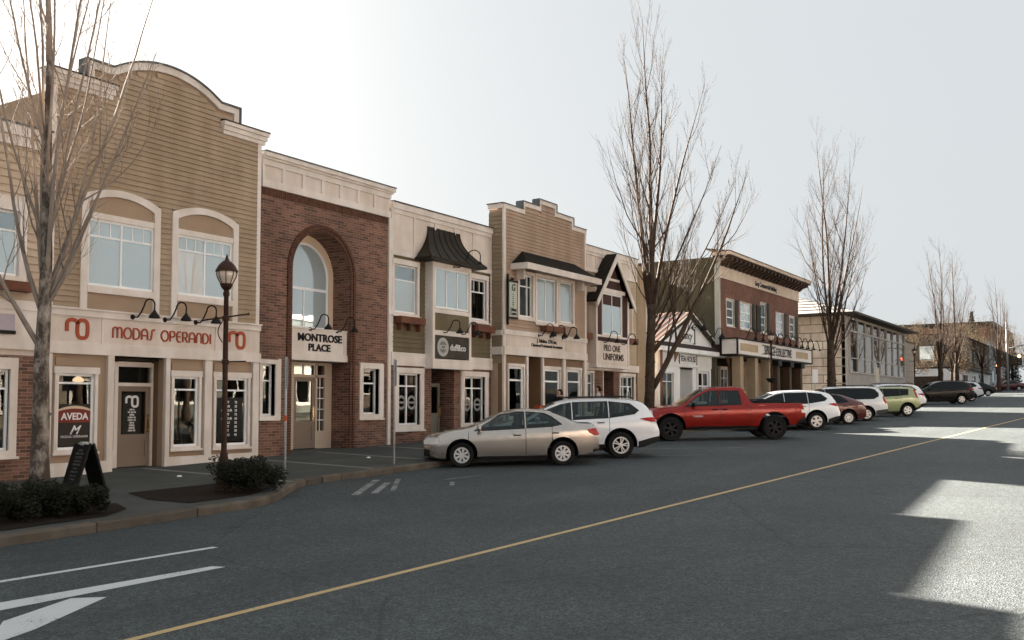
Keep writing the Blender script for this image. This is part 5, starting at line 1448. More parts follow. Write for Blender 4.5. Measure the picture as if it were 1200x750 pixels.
def truck_spec(P):
    L, W = 5.80, 2.03
    return dict(L=L, W=W, wb=3.70, rear=1.12, r=.43, paint=P, wheel='black', soft=.07, tyre_w=.30, shoulder=.955,
        top=[(2.90, .80), (2.84, 1.05), (2.6, 1.16), (2.0, 1.21), (1.55, 1.24), (1.05, 1.56), (.66, 1.80), (.30, 1.885), (-.55, 1.89), (-.74, 1.86), (-.95, 1.36), (-1.02, 1.30), (-2.80, 1.285), (-2.88, 1.24), (-2.90, .70)],
        belt=[(2.90, .76), (2.6, 1.02), (1.5, 1.14), (0, 1.19), (-.95, 1.20), (-2.9, 1.20)],
        bot=[(2.90, .46), (2.5, .42), (-2.4, .46), (-2.90, .60)],
        plan=[(2.90, .72), (2.8, .86), (2.5, .965), (2.0, 1.0), (1.4, 1.0), (-2.5, .995), (-2.85, .97), (-2.90, .92)],
        wr=[(2.9, .6), (2.0, .80), (1.5, .84), (.66, .70), (-.6, .69), (-.98, .88), (-1.1, .93), (-2.9, .90)],
        windows=[[(1.40, 1.22), (.18, 1.245), (.18, 1.745), (.52, 1.735), (.92, 1.53)], [(.11, 1.245), (-.62, 1.26), (-.54, 1.73), (.11, 1.745)]],
        windscreen=(1.50, .66, 1.18, .68), rearglass=(-.94, -.76, 1.38, 1.76, .62),
        head=(2.55, 2.95, .60, 1.05, .92, 1.10), tail=[([(-3, 1.05), (-2.74, 1.05), (-2.68, 1.24), (-3, 1.26)], .80, TAILRED), ([(-3, .93), (-2.76, .93), (-2.74, 1.045), (-3, 1.045)], .80, TAILCLR), ([(-3, .84), (-2.78, .84), (-2.76, .925), (-3, .925)], .80, TAILRED)],
        seams=[(1.42, .62, 1.20), (.145, .58, 1.25), (-.80, .60, 1.30), (-.93, .60, 1.24)], handles=[(.34, 1.10), (-.02, 1.10)], handle_mat=PLASTIC, mirror=(1.10, 1.28), mirror_mat=PLASTIC, plate=.66,
        bed=(-2.78, -1.06, .78, 1.32),
        clad=[([(2.95, .40), (2.55, .40), (2.55, .62), (2.95, .70)], PLASTIC, 'front_bumper'), ([(-3.0, .44), (-2.62, .44), (-2.62, .60), (-2.80, .78), (-3.0, .80)], PLASTIC, 'rear_bumper'), ([(1.2, .42), (-1.0, .42), (-1.0, .50), (1.2, .50)], PLASTIC, 'side_step')])

random.seed(11)
SILVER = paint('champagne_silver_paint', (.44, .40, .36), .75, .26)
WHITE = paint('white_car_paint', (.72, .74, .77))
WHITE2 = paint('soft_white_car_paint', (.66, .67, .68))
RED = paint('deep_red_car_paint', (.25, .012, .007), .25, .22, .4)
MAROON = paint('maroon_car_paint', (.085, .010, .007), .25, .25)
GREEN = paint('pale_green_car_paint', (.30, .33, .17), .25)
BLACK = paint('black_car_paint', (.006, .005, .0045), coat=.2)
BROWN = paint('dark_plum_car_paint', (.04, .012, .010), .3)

car(sedan_spec(SILVER, hollow=(-1.70, 1.05, .79), seats=[(.25, .38, .42), (.25, -.38, .42), (-.75, .38, .44), (-.75, -.38, .44)], wheelpos=(.66, .38, .90)), 'champagne silver sedan, nearest of the cars parked at the kerb', (21.50, 12.26), 127.0)
suv = car(suv_spec(WHITE, hollow=(-2.1, 1.26, .89), seats=[(.35, .42, .55), (.35, -.42, .55), (-.7, .42, .58), (-.7, -.42, .58)], wheelpos=(.85, .42, 1.05)), 'white seven-seat SUV between the silver sedan and the red pickup', (24.15, 11.91), 125.0)
tk = car(dict(truck_spec(RED), hollow=(-.86, 1.46, 1.04), seats=[(.5, .45, .68), (.5, -.45, .68), (-.35, .4, .70)], wheelpos=(.98, .45, 1.2)), 'red pickup truck with black wheels parked under the bare tree', (33.63, 10.54), 124.5, cat='pickup truck', name='pickup_truck')
text('truck_badge', tk, 'TUNDRA', .95, .86, .085, WHITETXT, y=1.006, bold=.002, extrude=.006, rz=pi)
# toolbox rack over the bed
link('bed_rack', *merge([tube_vf([(-1.2, s * .8, 1.28), (-1.25, s * .8, 1.38), (-2.1, s * .8, 1.38), (-2.2, s * .8, 1.28)], .025, 6) for s in (-1, 1)] + [bx((-1.5, -1.25, -.85, .85, 1.25, 1.36))]), PLASTIC, tk)
car(suv_spec(WHITE, L=4.68, W=1.87, H=1.66, wb=2.68, rear=1.06, wheel='five', rails=None), 'white crossover whose rounded tail shows behind the red pickup', (40.22, 10.85), 124.0)
car(suv_spec(BROWN, L=4.5, W=1.80, H=1.62, wb=2.62, rear=.95, rails=None), 'dark plum hatchback squeezed between the white crossover and the small maroon car', (42.0, 11.35), 124.0)
car(sedan_spec(MAROON, L=4.2, wb=2.5, rear=.85, top=[(2.1, .58), (2.02, .72), (1.8, .82), (1.4, .92), (1.0, .98), (.5, 1.2), (.1, 1.37), (-.2, 1.42), (-.6, 1.42), (-1.05, 1.36), (-1.7, 1.12), (-1.95, 1.04), (-2.06, .92), (-2.1, .6)]), 'small maroon hatchback in front of the white minivan', (45.35, 10.77), 124.0)
car(van_spec(WHITE2), 'white minivan with long dark side windows and grey lower trim', (49.08, 10.79), 122.0)
car(boxy_spec(GREEN), 'boxy pale green hatchback with tall red tail lamps', (55.33, 10.03), 121.5)
car(suv_spec(WHITE, L=4.85, W=1.92, H=1.76, wb=2.79, rear=1.1, wheel='six'), 'white SUV with roof rails directly behind the pale green hatchback', (59.6, 10.75), 121.5)
car(suv_spec(BLACK, L=4.95, W=1.95, H=1.80, wb=2.85, rear=1.1, wheel='five'), 'black SUV in front of the far white-fronted shop', (80.28, 10.66), 118.0)
car(suv_spec(WHITE2, L=4.7, W=1.88, H=1.70, wb=2.7, rear=1.05), 'white SUV whose tail shows past the black SUV', (88.6, 11.0), 118.0)
car(sedan_spec(BLACK), 'black sedan farthest up the parked row, just past the white SUV', (112., 12.3), 118.0)
car(sedan_spec(MAROON), 'dark red sedan at the right edge where the street crests', (150., 12.6), 118.0)
# ---------------------------------------------------------------- farther buildings
def build_library():
    X0 = 79.3
    b = shop('glazed_building', X0, 'long stone clad building with hipped grey roof and tall gridded windows', y=19.0)
    ST = mat('pale_stone_cladding', (.72, .60, .51), .8, .16, .9, bump=.3, bscale=12, stain=.2)
    ST2 = mat('grey_render', (.50, .45, .41), .85, .1, .8, stain=.12)
    W = 24.8
    wx0, wx1, wz0, wz1 = 1.2, 24.2, 2.45, 6.75
    wall('front_wall', b, 0, W, -.8, 7.1, [(wx0, wx1, wz0, wz1)], .02, .3, ST2)
    SLABS = [ST, mat('stone_slab_pink', (.66, .52, .43), .8, .18, .9, bump=.3, bscale=12), mat('stone_slab_buff', (.78, .67, .56), .8, .14, .9, bump=.3, bscale=12)]
    # stone courses on the side wall facing the camera: separate slabs
    random.seed(5)
    box('side_wall', b, (.06, .3, .3, 26, -.8, 7.1), mat('dark_joint', (.2, .16, .13), .9))
    for r in range(10):
        z = .1 + r * .69
        y = -.02 + (r % 2) * -.9
        while y < 9:
            w_ = 1.85
            a, c = max(y, -.02), min(y + w_ - .06, 9)
            if c - a > .1: box('stone_slab', b, (.0, .06, a, c, z, z + .625), random.choice(SLABS))
            y += w_
    box('end_wall', b, (W - .3, W, .3, 26, -.8, 7.1), ST2); box('back_wall', b, (0, W, 26, 26.3, -.8, 7.1), ST2)
    w = boxes('curtain_wall', b, [(wx0, wx1, -.06, .1, wz0 - .12, wz0), (wx0, wx1, -.05, .1, 5.72, 5.86), (wx0, wx1, -.03, .1, 3.52, 3.60), (wx0, wx1, -.05, .1, wz1, wz1 + .1)], mat('pale_mullion', (.52, .47, .42), .5))
    nb = 8
    for i in range(nb + 1):
        x = wx0 + (wx1 - wx0) * i / nb
        box('mullion', w, (x - .09, x + .09, -.08, .1, wz0, wz1), mat('pale_mullion', (.52, .47, .42), .5))
    for i in range(nb):
        xa, xb = wx0 + (wx1 - wx0) * i / nb + .09, wx0 + (wx1 - wx0) * (i + 1) / nb - .09
        for za, zb in ((wz0, 3.52), (3.60, 5.72), (5.86, wz1)):
            t = random.uniform(-.006, .006)
            v, f = bx((xa, xb, -.005, .005, za, zb)); v = [(p[0], p[1] + .03 + (p[0] - xa) * t, p[2]) for p in v]
            link('pane', v, f, glass_mat('dim_curtain_glass', (.95, .93, .88), (.045, .038, .032), 0, 1.75), w)
    # hipped roof
    e = 1.1; zt = 7.1
    V = [(-e, -e, zt), (W + e, -e, zt), (W + e, 26, zt), (-e, 26, zt), (9.5, 9, zt + 3.3), (W - 8, 9, zt + 3.3)]
    RF = mat('grey_roof_tiles', (.26, .245, .235), .75, .18, 1.2, bump=.4, bscale=8)
    r = link('roof', V, [(0, 1, 5, 4), (1, 2, 5), (2, 3, 4, 5), (3, 0, 4), (0, 3, 2, 1)], RF, b)
    for i in range(1, 9):                       # raised courses
        t = i / 9.
        p = [Vector(V[3]).lerp(Vector(V[4]), t), Vector(V[0]).lerp(Vector(V[4]), t), Vector(V[1]).lerp(Vector(V[5]), t)]
        tube('roof_course', r, [q + Vector((0, 0, .02)) for q in p], .05, RF, 4)
    boxes('eaves', r, [(-e - .04, W + e, -e - .05, -e, zt - .16, zt + .02), (-e - .05, -e, -e, 26, zt - .16, zt + .02), (-e, W + e, -e, .02, zt - .14, zt - .1), (-e, -.0, .02, 20, zt - .14, zt - .1)], mat('dark_eaves', (.06, .05, .04), .6))
    for x in (.2, .9): window(b, x + .15, x + .55, 5.9, 6.8, casing=.05, glass=GLASSU, sill=False)
    boxes('end_block', b, [(W + .02, W + 7.2, .4, 14, -.5, 6.3)], mat('block_stone', (.38, .32, .265), .85, .1, .7, bump=.3, bscale=15))
    for i in range(10):
        box('block_joint', b, (W + .02, W + 7.2, .385, .4, .2 + i * .6, .225 + i * .6), mat('dark_joint', (.2, .16, .13), .9))
    box('end_block_cap', b, (W - .02, W + 7.3, .3, 14.1, 6.3, 6.38), METALD)

def build_far():
    GREY = mat('taupe_render', (.17, .135, .105), .8, .12, .5)
    b = shop('corner_shop_building', 137., 'taupe two storey corner block with white ground floor beyond the glazed building', y=18.5)
    W, D, H = 34., 26., 7.4
    up = [(2 + i * 4.6, 3.2 + i * 4.6, 4.2, 5.7) for i in range(7)]
    wall('front_wall', b, 0, W, 3.1, H, up, .0, .3, GREY)
    WHT = mat('white_ground_floor', (.66, .66, .66), .6, .06)
    wall('ground_floor', b, 0, W, -1.5, 2.9, [(4, 9, .5, 2.2), (12, 17, .5, 2.2)], .05, .3, WHT)
    for x0, x1 in ((4, 9), (12, 17)): window(b, x0, x1, .5, 2.2, y=.05, cols=3, glass=GLASSL, casing=.08)
    for w in up: window(b, *w, casing=.07, sash=.08, glass=GLASSU)
    box('belt', b, (-.3, W, -.35, .3, 2.9, 3.1), METALD)
    boxes('side_wall', b, [(0, .3, .3, D, 3.1, H), (.05, .3, .3, D, -1.5, 2.9)], GREY)
    for i in range(5):
        y = 3 + i * 4.2
        wv = boxes('side_window', b, [(-.06, .0, y - .1, y + 1.7, 4.0, 5.9)], TRIMW)
        box('pane', wv, (-.075, -.06, y, y + 1.6, 4.1, 5.8), GLASSU)
    box('side_ground_floor', b, (-.02, .05, .3, D, -1.5, 2.9), WHT)
    for i in range(4): box('side_opening', b, (-.05, -.02, 2.4 + i * 5.6, 6 + i * 5.6, -.2, 1.9), INTER)
    boxes('parapet_cap', b, [(-.1, W + .1, -.1, .4, H, H + .15), (-.1, .4, .4, D, H, H + .15)], METALD)
    box('roof', b, (.3, W, .3, D, H - .4, H - .2), SHINGLE); box('back_wall', b, (0, W, D, D + .3, -1.5, H), GREY); box('end_wall', b, (W - .3, W, .3, D, -1.5, H), GREY)
    for i in range(3): text('wall_lettering', b, ('GRILL', 'BAR', 'CAFE')[i], 22 + i * .4, 2.3 - i * .62, .8, BLACKTXT, y=.03, bold=.02)
    BL = mat('pale_blue_metal', (.42, .50, .58), .5, .08)
    c = shop('blue_clad_building', 176., 'pale blue clad building just beyond the taupe corner block', y=19.5)
    wall('front_wall', c, 0, 18, -1, 7.6, [(2, 6, 1, 3), (8, 12, 1, 3), (2, 5, 4.6, 6.2), (8, 11, 4.6, 6.2)], 0, .3, BL)
    for w in ((2, 6, 1, 3), (8, 12, 1, 3), (2, 5, 4.6, 6.2), (8, 11, 4.6, 6.2)): window(c, *w, cols=2, casing=.1, glass=GLASSU)
    boxes('side_wall', c, [(0, .3, .3, 20, -1, 7.6), (17.7, 18, .3, 20, -1, 7.6), (.3, 17.7, 19.7, 20, -1, 7.6)], BL)
    box('roof', c, (-.1, 18.1, -.1, 20.1, 7.6, 7.9), FLASH)
    d = shop('brick_block', 205., 'red brick block with dark flat roof rising above the far trees', y=22.)
    wn = [(2 + i * 5.5, 5 + i * 5.5, z, z + 2) for i in range(6) for z in (2., 6.5)]
    wall('brick_wall', d, 0, 36, -1, 11.6, wn, 0, .3, BRICK2)
    for w in wn: window(d, *w, cols=2, casing=.1, glass=GLASSU)
    boxes('side_wall', d, [(0, .3, .3, 24, -1, 11.6), (35.7, 36, .3, 24, -1, 11.6), (.3, 35.7, 23.7, 24, -1, 11.6)], BRICK2)
    box('roof', d, (-.8, 36.8, -.8, 24.5, 11.6, 12.3), METALD)
    return

build_library(); build_far()

# row on the camera's own side of the street: seen in the shop windows
def opposite(X, w, h, m, label, seed):
    random.seed(seed)
    b = empty('shop_building', (X, -10.5, rz(X) + .15), label, 'building')
    b.rotation_euler = (0, 0, pi)
    n = max(2, int(w / 3.2)); hs = []
    for i in range(n):
        a = .5 + i * (w - .6) / n
        hs.append((a, a + 2.0, .7, 2.5))
        if h > 5.5: hs.append((a + .4, a + 1.7, 3.9, 5.3))
    wall('front_wall', b, 0, w, -1., h, hs, 0, .3, m)
    for q in hs: window(b, *q, cols=2, casing=.12, glass=GLASSU if q[2] > 3 else GLASSL)
    boxes('cornice', b, [(-.1, w + .1, -.2, .4, h, h + .3)], TRIM)
    box('sign_band', b, (.2, w - .2, -.12, 0, 2.75, 3.4), TRIM)
    boxes('side_wall', b, [(0, .3, .3, 12, -1, h), (w - .3, w, .3, 12, -1, h), (.3, w - .3, 11.7, 12, -1, h)], m)
    box('roof', b, (.3, w - .3, .3, 11.7, h - .3, h - .1), SHINGLE)
    box('shop_back', b, (.3, w - .3, 2.5, 2.6, -.5, h - .3), INTER)
# rotated by 180 degrees, so each stretches towards smaller X
opposite(9., 11., 4.3, mat('opposite_umber_render', (.12, .095, .075), .8, .08), 'low umber rendered shop on the sunny side, nearest the camera', 1)
opposite(21., 11., 6.6, BRICK, 'two storey red brick shop on the sunny side of the street', 2)
opposite(34., 12., 4.6, mat('pale_yellow_render', (.19, .155, .115), .8, .08), 'single storey dull yellow shop on the sunny side', 3)
opposite(52., 15., 6.8, mat('grey_green_render', (.13, .135, .12), .8, .08), 'two storey grey green shop on the sunny side', 4)
opposite(72., 18., 5., mat('opposite_rosy_render', (.20, .15, .12), .8, .08), 'long rosy tan shop on the sunny side', 5)

# ---------------------------------------------------------------- trees
BARK = mat('brown_bark', (.060, .042, .030), .9, .45, 5, bump=.8, bscale=18)
TWIG = mat('red_brown_twig', (.070, .046, .033), .8, .3, 3)
def birch_bark():
    m = bpy.data.materials.new('mottled_birch_bark'); m.use_nodes = True
    t = m.node_tree; b = t.nodes['Principled BSDF']; L = t.links.new
    g = t.nodes.new('ShaderNodeNewGeometry')
    mp = t.nodes.new('ShaderNodeMapping'); mp.inputs['Scale'].default_value = (4, 4, 2.2); L(g.outputs['Position'], mp.inputs['Vector'])
    n = t.nodes.new('ShaderNodeTexNoise'); n.inputs['Scale'].default_value = 1.6; n.inputs['Detail'].default_value = 7; n.inputs['Roughness'].default_value = .7; L(mp.outputs[0], n.inputs['Vector'])
    r = t.nodes.new('ShaderNodeValToRGB'); r.color_ramp.elements[0].position = .44; r.color_ramp.elements[1].position = .66
    r.color_ramp.elements[0].color = (.055, .038, .028, 1); r.color_ramp.elements[1].color = (.36, .31, .26, 1); L(n.outputs['Fac'], r.inputs['Fac'])
    L(r.outputs[0], b.inputs['Base Color']); b.inputs['Roughness'].default_value = .85
    bp = t.nodes.new('ShaderNodeBump'); bp.inputs['Strength'].default_value = .6; bp.inputs['Distance'].default_value = .02; L(n.outputs['Fac'], bp.inputs['Height']); L(bp.outputs[0], b.inputs['Normal'])
    return m
BIRCH = birch_bark()

def tree(name, X, Y, H, r0, label, leaders, seed, fork=2.6, density=1., bark=None, trunk_lean=(0, 0), lvl=4, trunk_top=None, group='bare street trees', z=None, spread=1., twig=None):
    R = random.Random(seed)
    root = empty(name, (X, Y, pz(X, Y) if z is None else z), label, 'tree', group)
    bark = bark or BARK
    tv, cv = [], []
    def grow(p, d, ln, r, level, r_end=None):
        n = {1: 12, 2: 7, 3: 5, 4: 4}[level]
        pts, rad, dirs = [Vector(p)], [r], [Vector(d)]
        d = Vector(d).normalized()
        re = r * .12 if r_end is None else r_end
        for i in range(n):
            j = {1: .05, 2: .11, 3: .15, 4: .2}[level]
            up = {1: .05, 2: .20, 3: .18, 4: .14}[level]
            d = (d + Vector((R.uniform(-j, j), R.uniform(-j, j), R.uniform(-j*.5, j*.5) + up))).normalized()
            pts.append(pts[-1] + d * (ln / n)); rad.append(r + (re - r) * ((i + 1) / n) ** .9); dirs.append(d.copy())
        cv.append(tube_vf(pts, rad, {1: 6, 2: 4, 3: 3, 4: 3}[level]))
        if level >= lvl: return
        cnt = {1: int(13 * density * max(.5, ln / H * 1.5)), 2: int(6.5 * density), 3: int(3.2 * density + R.random())}[level]
        for k in range(cnt):
            t = .08 + .80 * (k + R.random()) / cnt if level == 1 else .12 + .70 * (k + R.random()) / cnt
            f = t * n; i = min(int(f), n - 1)
            q = pts[i].lerp(pts[i + 1], f - i); dd = dirs[i]
            az = R.uniform(0, 2 * pi)
            side = dd.cross(Vector((cos(az), sin(az), .1)))
            if side.length < .1: side = Vector((1, 0, 0))
            side.normalize()
            ang = radians({1: R.uniform(24, 50), 2: R.uniform(20, 42), 3: R.uniform(18, 38)}[level]) * spread
            nd = dd * cos(ang) + side * sin(ang)
            l2 = ln * {1: R.uniform(.20, .46), 2: R.uniform(.34, .62), 3: R.uniform(.34, .66)}[level] * (1.12 - .62 * t)
            if level == 1: l2 = max(.5, l2)
            rr = max(rad[i] * {1: .42, 2: .5, 3: .6}[level], .0042)
            grow(q, nd, max(l2, .18), min(rr, .05 if level == 1 else .018), level + 1, .0026)
    # trunk
    tt = trunk_top or fork
    n = 9; pts, rad = [], []
    for i in range(n + 1):
        t = i / n
        pts.append(Vector((trunk_lean[0] * t + R.uniform(-.02, .02), trunk_lean[1] * t + R.uniform(-.02, .02), -.15 + (tt + .15) * t)))
        fl = .45 * math.exp(-t * tt / .35)
        rad.append(r0 * (1 + fl) * (1 - .30 * t * min(1, tt / 4.)))
    if trunk_top: rad = [q * (1 - .62 * (i / n) ** 1.2) for i, q in enumerate(rad)]
    tv.append(tube_vf(pts, rad, 14))
    for k in range(6):                                   # knots and old scars
        i = R.randint(2, n - 1); a = R.uniform(0, 2 * pi); q = pts[i] + Vector((cos(a), sin(a), 0)) * rad[i] * .9
        s = rad[i] * .34; v, f = lathe_vf([(0, s), (s, s*.4), (s*1.1, -s*.3), (0, -s)], 7); tv.append(([(q.x + a_, q.y + b_, q.z + c_) for a_, b_, c_ in v], f))
    for (ax, ay, z0, ln, rr) in leaders:
        t = (z0 + .15) / (tt + .15); i = min(int(t * n), n - 1); p = pts[i].lerp(pts[i + 1], min(1, t * n - i))
        grow(p, Vector((ax, ay, 1)).normalized(), ln, rr, 1, .006)
    o = link('trunk', *merge(tv), bark, root, True)
    c = link('crown', *merge(cv), twig or TWIG, root, True)
    return root

RX, RY = .541, -.841            # the photograph's rightward direction along the ground
def ld(rt, dp, z0, ln, r): return (RX * rt + .841 * dp, RY * rt + .541 * dp, z0, ln, r)
R_ = random.Random(21)
L1 = [ld(.02, .02, 7.4, 6.6, .06)] + [ld(q, R_.uniform(-.3, .3), z0, ln, r) for q, z0, ln, r in ((-.62, 2.6, 3.8, .05), (-.42, 3.1, 5.0, .042), (-.24, 3.5, 6.2, .042), (-.12, 3.7, 7.0, .04), (.12, 3.6, 6.8, .042), (.22, 3.4, 6.2, .045), (.36, 3.5, 5.4, .036), (.5, 3.35, 4.6, .034), (.62, 3.25, 3.4, .028), (-.3, 4.3, 5.2, .032), (.3, 4.2, 5.6, .034), (.1, 5., 5.6, .03), (-.08, 4.8, 5.6, .03), (.45, 4.6, 4.2, .026), (.2, 5.6, 4.6, .026), (-.2, 5.8, 4.4, .026))]
tree('birch_tree', 8.95, 14.85, 13., .155, 'mottled pale barked bare tree at the left edge in front of the tan shop', L1, 5, bark=BIRCH, trunk_top=7.6, density=.66, twig=mat('glare_pale_birch_twig', (.26, .21, .175), .8, .3, 3))  # twig colour lightened to stand in for sun glare over this tree
L2 = [ld(q, R_.uniform(-.12, .12), z0, ln, r) for q, z0, ln, r in ((-.06, 4.6, 10.5, .10), (.0, 4.9, 11.5, .11), (.07, 4.8, 11, .10), (.15, 4.6, 9.8, .09), (-.13, 4.2, 8.5, .06), (.62, 1.5, 9.6, .14), (.85, 2.9, 6.8, .07), (.75, 3.6, 7.2, .06), (.55, 3.8, 5.4, .05), (.34, 4.2, 7.5, .06), (-.2, 4.5, 5.4, .04), (.7, 4.2, 4.4, .035))]
tree('street_tree', 34.55, 15.85, 16., .22, 'tall bare forked tree behind the red pickup', L2, 8, fork=5.0, trunk_lean=(.1, -.15), density=1.0, spread=.82)
L3 = [ld(q, R_.uniform(-.12, .12), z0, ln, r) for q, z0, ln, r in ((-.10, 3.8, 12., .10), (0, 4.2, 13., .11), (.10, 4.0, 12, .10), (.2, 3.6, 10.5, .09), (-.2, 3.2, 9.5, .07), (.32, 3., 8.5, .07), (.48, 2.9, 6.6, .05), (-.35, 3.6, 6.6, .05), (.6, 3.3, 5.2, .04), (.26, 3.8, 9, .06))]
tree('street_tree', 60.2, 15.3, 17., .30, 'bare tree with many upright stems before the glazed building', L3, 13, fork=4.3, density=.95)
far = [(99.5, 15.0, 15.5, 'bare tree, left one of the pair beyond the black SUV'), (110.5, 15.1, 15.0, 'bare tree, right one of the pair beyond the black SUV'), (141., 14.2, 15., 'bare tree just left of the tall traffic signal pole'), (158., 14.6, 14., 'bare tree at the right edge past the traffic signal')]
for i, (X, Y, H, lab) in enumerate(far):
    LF = [ld(q, R_.uniform(-.1, .1), z0, ln * H / 15, r) for q, z0, ln, r in ((-.08, 3., 11., .10), (.03, 3.2, 12., .11), (.12, 3.0, 10, .09), (-.22, 2.6, 7.5, .07), (.25, 2.4, 8, .08), (.42, 2.6, 5.5, .05), (-.4, 2.8, 5., .05), (.0, 2.2, 7, .05))]
    tree('street_tree', X, Y, H, .28, lab, LF, 30 + i, fork=3.4, density=.8, lvl=4 if i < 2 else 3)
for i, (X, Y) in enumerate(((29., -6.), (36., -6.2), (56., -6.), (63., -6.2), (70., -6.), (77., -6.2))):
    LF = [ld(q, R_.uniform(-.3, .3), z0, ln, r) for q, z0, ln, r in ((-.08, 3., 11., .10), (.1, 3.2, 11., .10), (-.3, 2.6, 8.5, .07), (.3, 2.4, 9, .08), (.0, 2.6, 9, .08), (.5, 3, 6, .06), (-.5, 3, 6, .06))]
    tree('street_tree', X, Y, 15., .22, ('first', 'second', 'third', 'fourth', 'fifth', 'sixth')[i] + ' bare tree from the camera on the sunny pavement opposite the shops', LF, 50 + i, fork=3.4, density=.8, lvl=3, z=rz(X) + .15)

# distant evergreens and brownish trees on the rise
LEAFD = mat('dark_conifer_needles', (.020, .026, .014), .9, .4, 2)
LEAFB = mat('brown_catkin_haze', (.075, .05, .025), .9, .4, 2)
def leaf_cloud(R, pts_fn, n, size, flat=.5):
    V, F = [], []
    for i in range(n):
        p = pts_fn(R)
        a = Vector((R.gauss(0, 1), R.gauss(0, 1), R.gauss(0, 1))).normalized(); b_ = a.orthogonal().normalized()
        s = size * R.uniform(.6, 1.3); w = s * flat
        k = len(V); V += [p + a * s, p + b_ * w, p - a * s, p - b_ * w]; F.append((k, k+1, k+2, k+3))
    return V, F
def conifer(X, Y, H, label, seed):
    R = random.Random(seed); root = empty('conifer_tree', (X, Y, rz(X) + .1), label, 'tree', 'evergreens on the rise')
    tube('trunk', root, [(0, 0, -.2), (0, 0, H * .95)], .28, BARK, 8, .05)
    def fn(R):
        t = R.random() ** 1.4; a = R.uniform(0, 2*pi); lay = .72 + .28 * abs(sin(t * 34)); rr = (1 - t) * H * .17 * lay * R.uniform(.35, 1) + .12
        return Vector((cos(a) * rr, sin(a) * rr, H * .12 + t * H * .88 - rr * .25))
    link('crown', *leaf_cloud(R, fn, 2600, H * .022, .35), LEAFD, root)
    return root
for i, (X, Y, H, lab) in enumerate(((196, 24, 14, 'slim dark conifer left of the red brick block'), (183, 16.3, 9, 'dark conifer behind the traffic signal'), (189, 12.0, 9, 'dark conifer right of the traffic signal'), (207, 9.5, 9.5, 'dark conifer at the far right edge'), (215, 14, 12, 'dark conifer in front of the red brick block'), (228, 6., 11, 'dark conifer closing the end of the street'))):
    conifer(X, Y, H, lab, 60 + i)
def bushy(X, Y, H, label, seed):
    R = random.Random(seed); root = empty('bushy_tree', (X, Y, rz(X) + .1), label, 'tree', 'brown budding trees on the rise')
    tube('trunk', root, [(0, 0, -.2), (.1, 0, H * .5)], .22, BARK, 8, .08)
    lob = [(Vector((R.uniform(-.2, .2), R.uniform(-.2, .2), R.uniform(.35, .92))) * H, R.uniform(.09, .17) * H) for _ in range(14)]
    for q, rr in lob: tube('limb', root, [(.05, 0, H * .3), (q.x * .6, q.y * .6, q.z * .75), q], .06, BARK, 5, .015)
    def fn(R):
        q, rr = R.choice(lob); d = Vector((R.gauss(0, 1), R.gauss(0, 1), R.gauss(0, 1.3))).normalized()
        return q + d * rr * R.random() ** .4
    link('crown', *leaf_cloud(R, fn, 8000, .07, .4), LEAFB, root)
for i, (X, Y, H, lab) in enumerate(((126, 22.5, 8.6, 'brown budding tree rising behind the stone end block'), (122, 17.2, 8.5, 'brown budding tree beside the taupe corner block'), (152, 17.4, 10, 'brown budding tree in front of the pale blue building'), (166, 15.4, 10, 'brown budding tree past the traffic signal'), (178, 13.4, 10.5, 'brown budding tree farthest up the pavement'))):
    bushy(X, Y, H, lab, 80 + i)

# ---------------------------------------------------------------- shrubs
LEAFS = mat('dark_shrub_leaf', (.014, .016, .009), .75, .45, 6)
def shrub(X, Y, rx, ry, h, label, seed, n=5200):
    R = random.Random(seed); root = empty('shrub', (X, Y, pz(X, Y)), label, 'shrub', 'dark clipped shrubs in the planting beds')
    for k in range(9):
        a = R.uniform(0, 2*pi); q = R.uniform(.2, .8)
        tube('stem', root, [(0, 0, 0), (cos(a)*rx*q*.5, sin(a)*ry*q*.5, h*.5), (cos(a)*rx*q, sin(a)*ry*q, h*.85)], .014, BARK, 5, .005)
    lob = [(Vector((R.uniform(-.72, .72)*rx, R.uniform(-.72, .72)*ry, R.uniform(.3, .78)*h)), R.uniform(.22, .36)*h) for _ in range(26)]
    def fn(R):
        q, rr = R.choice(lob); d = Vector((R.gauss(0, 1), R.gauss(0, 1), R.gauss(0, 1))).normalized(); p = q + d * rr * R.random() ** .3
        p.z = max(p.z, .02); return p
    link('foliage', *leaf_cloud(R, fn, n, .036, .5), LEAFS, root)
shrub(8.2, 14.35, .95, .7, .60, 'dark low shrub under the mottled tree at the left edge', 1)
shrub(9.1, 14.0, .48, .5, .46, 'dark low shrub in front of the folding black board', 2, 3600)
shrub(6.6, 14.4, 1.0, .7, .6, 'dark low shrub cut off by the left edge', 3, 3000)
shrub(12.6, 14.1, .78, .68, .66, 'rounded dark shrub at the foot of the brown street lamp', 4, 5600)

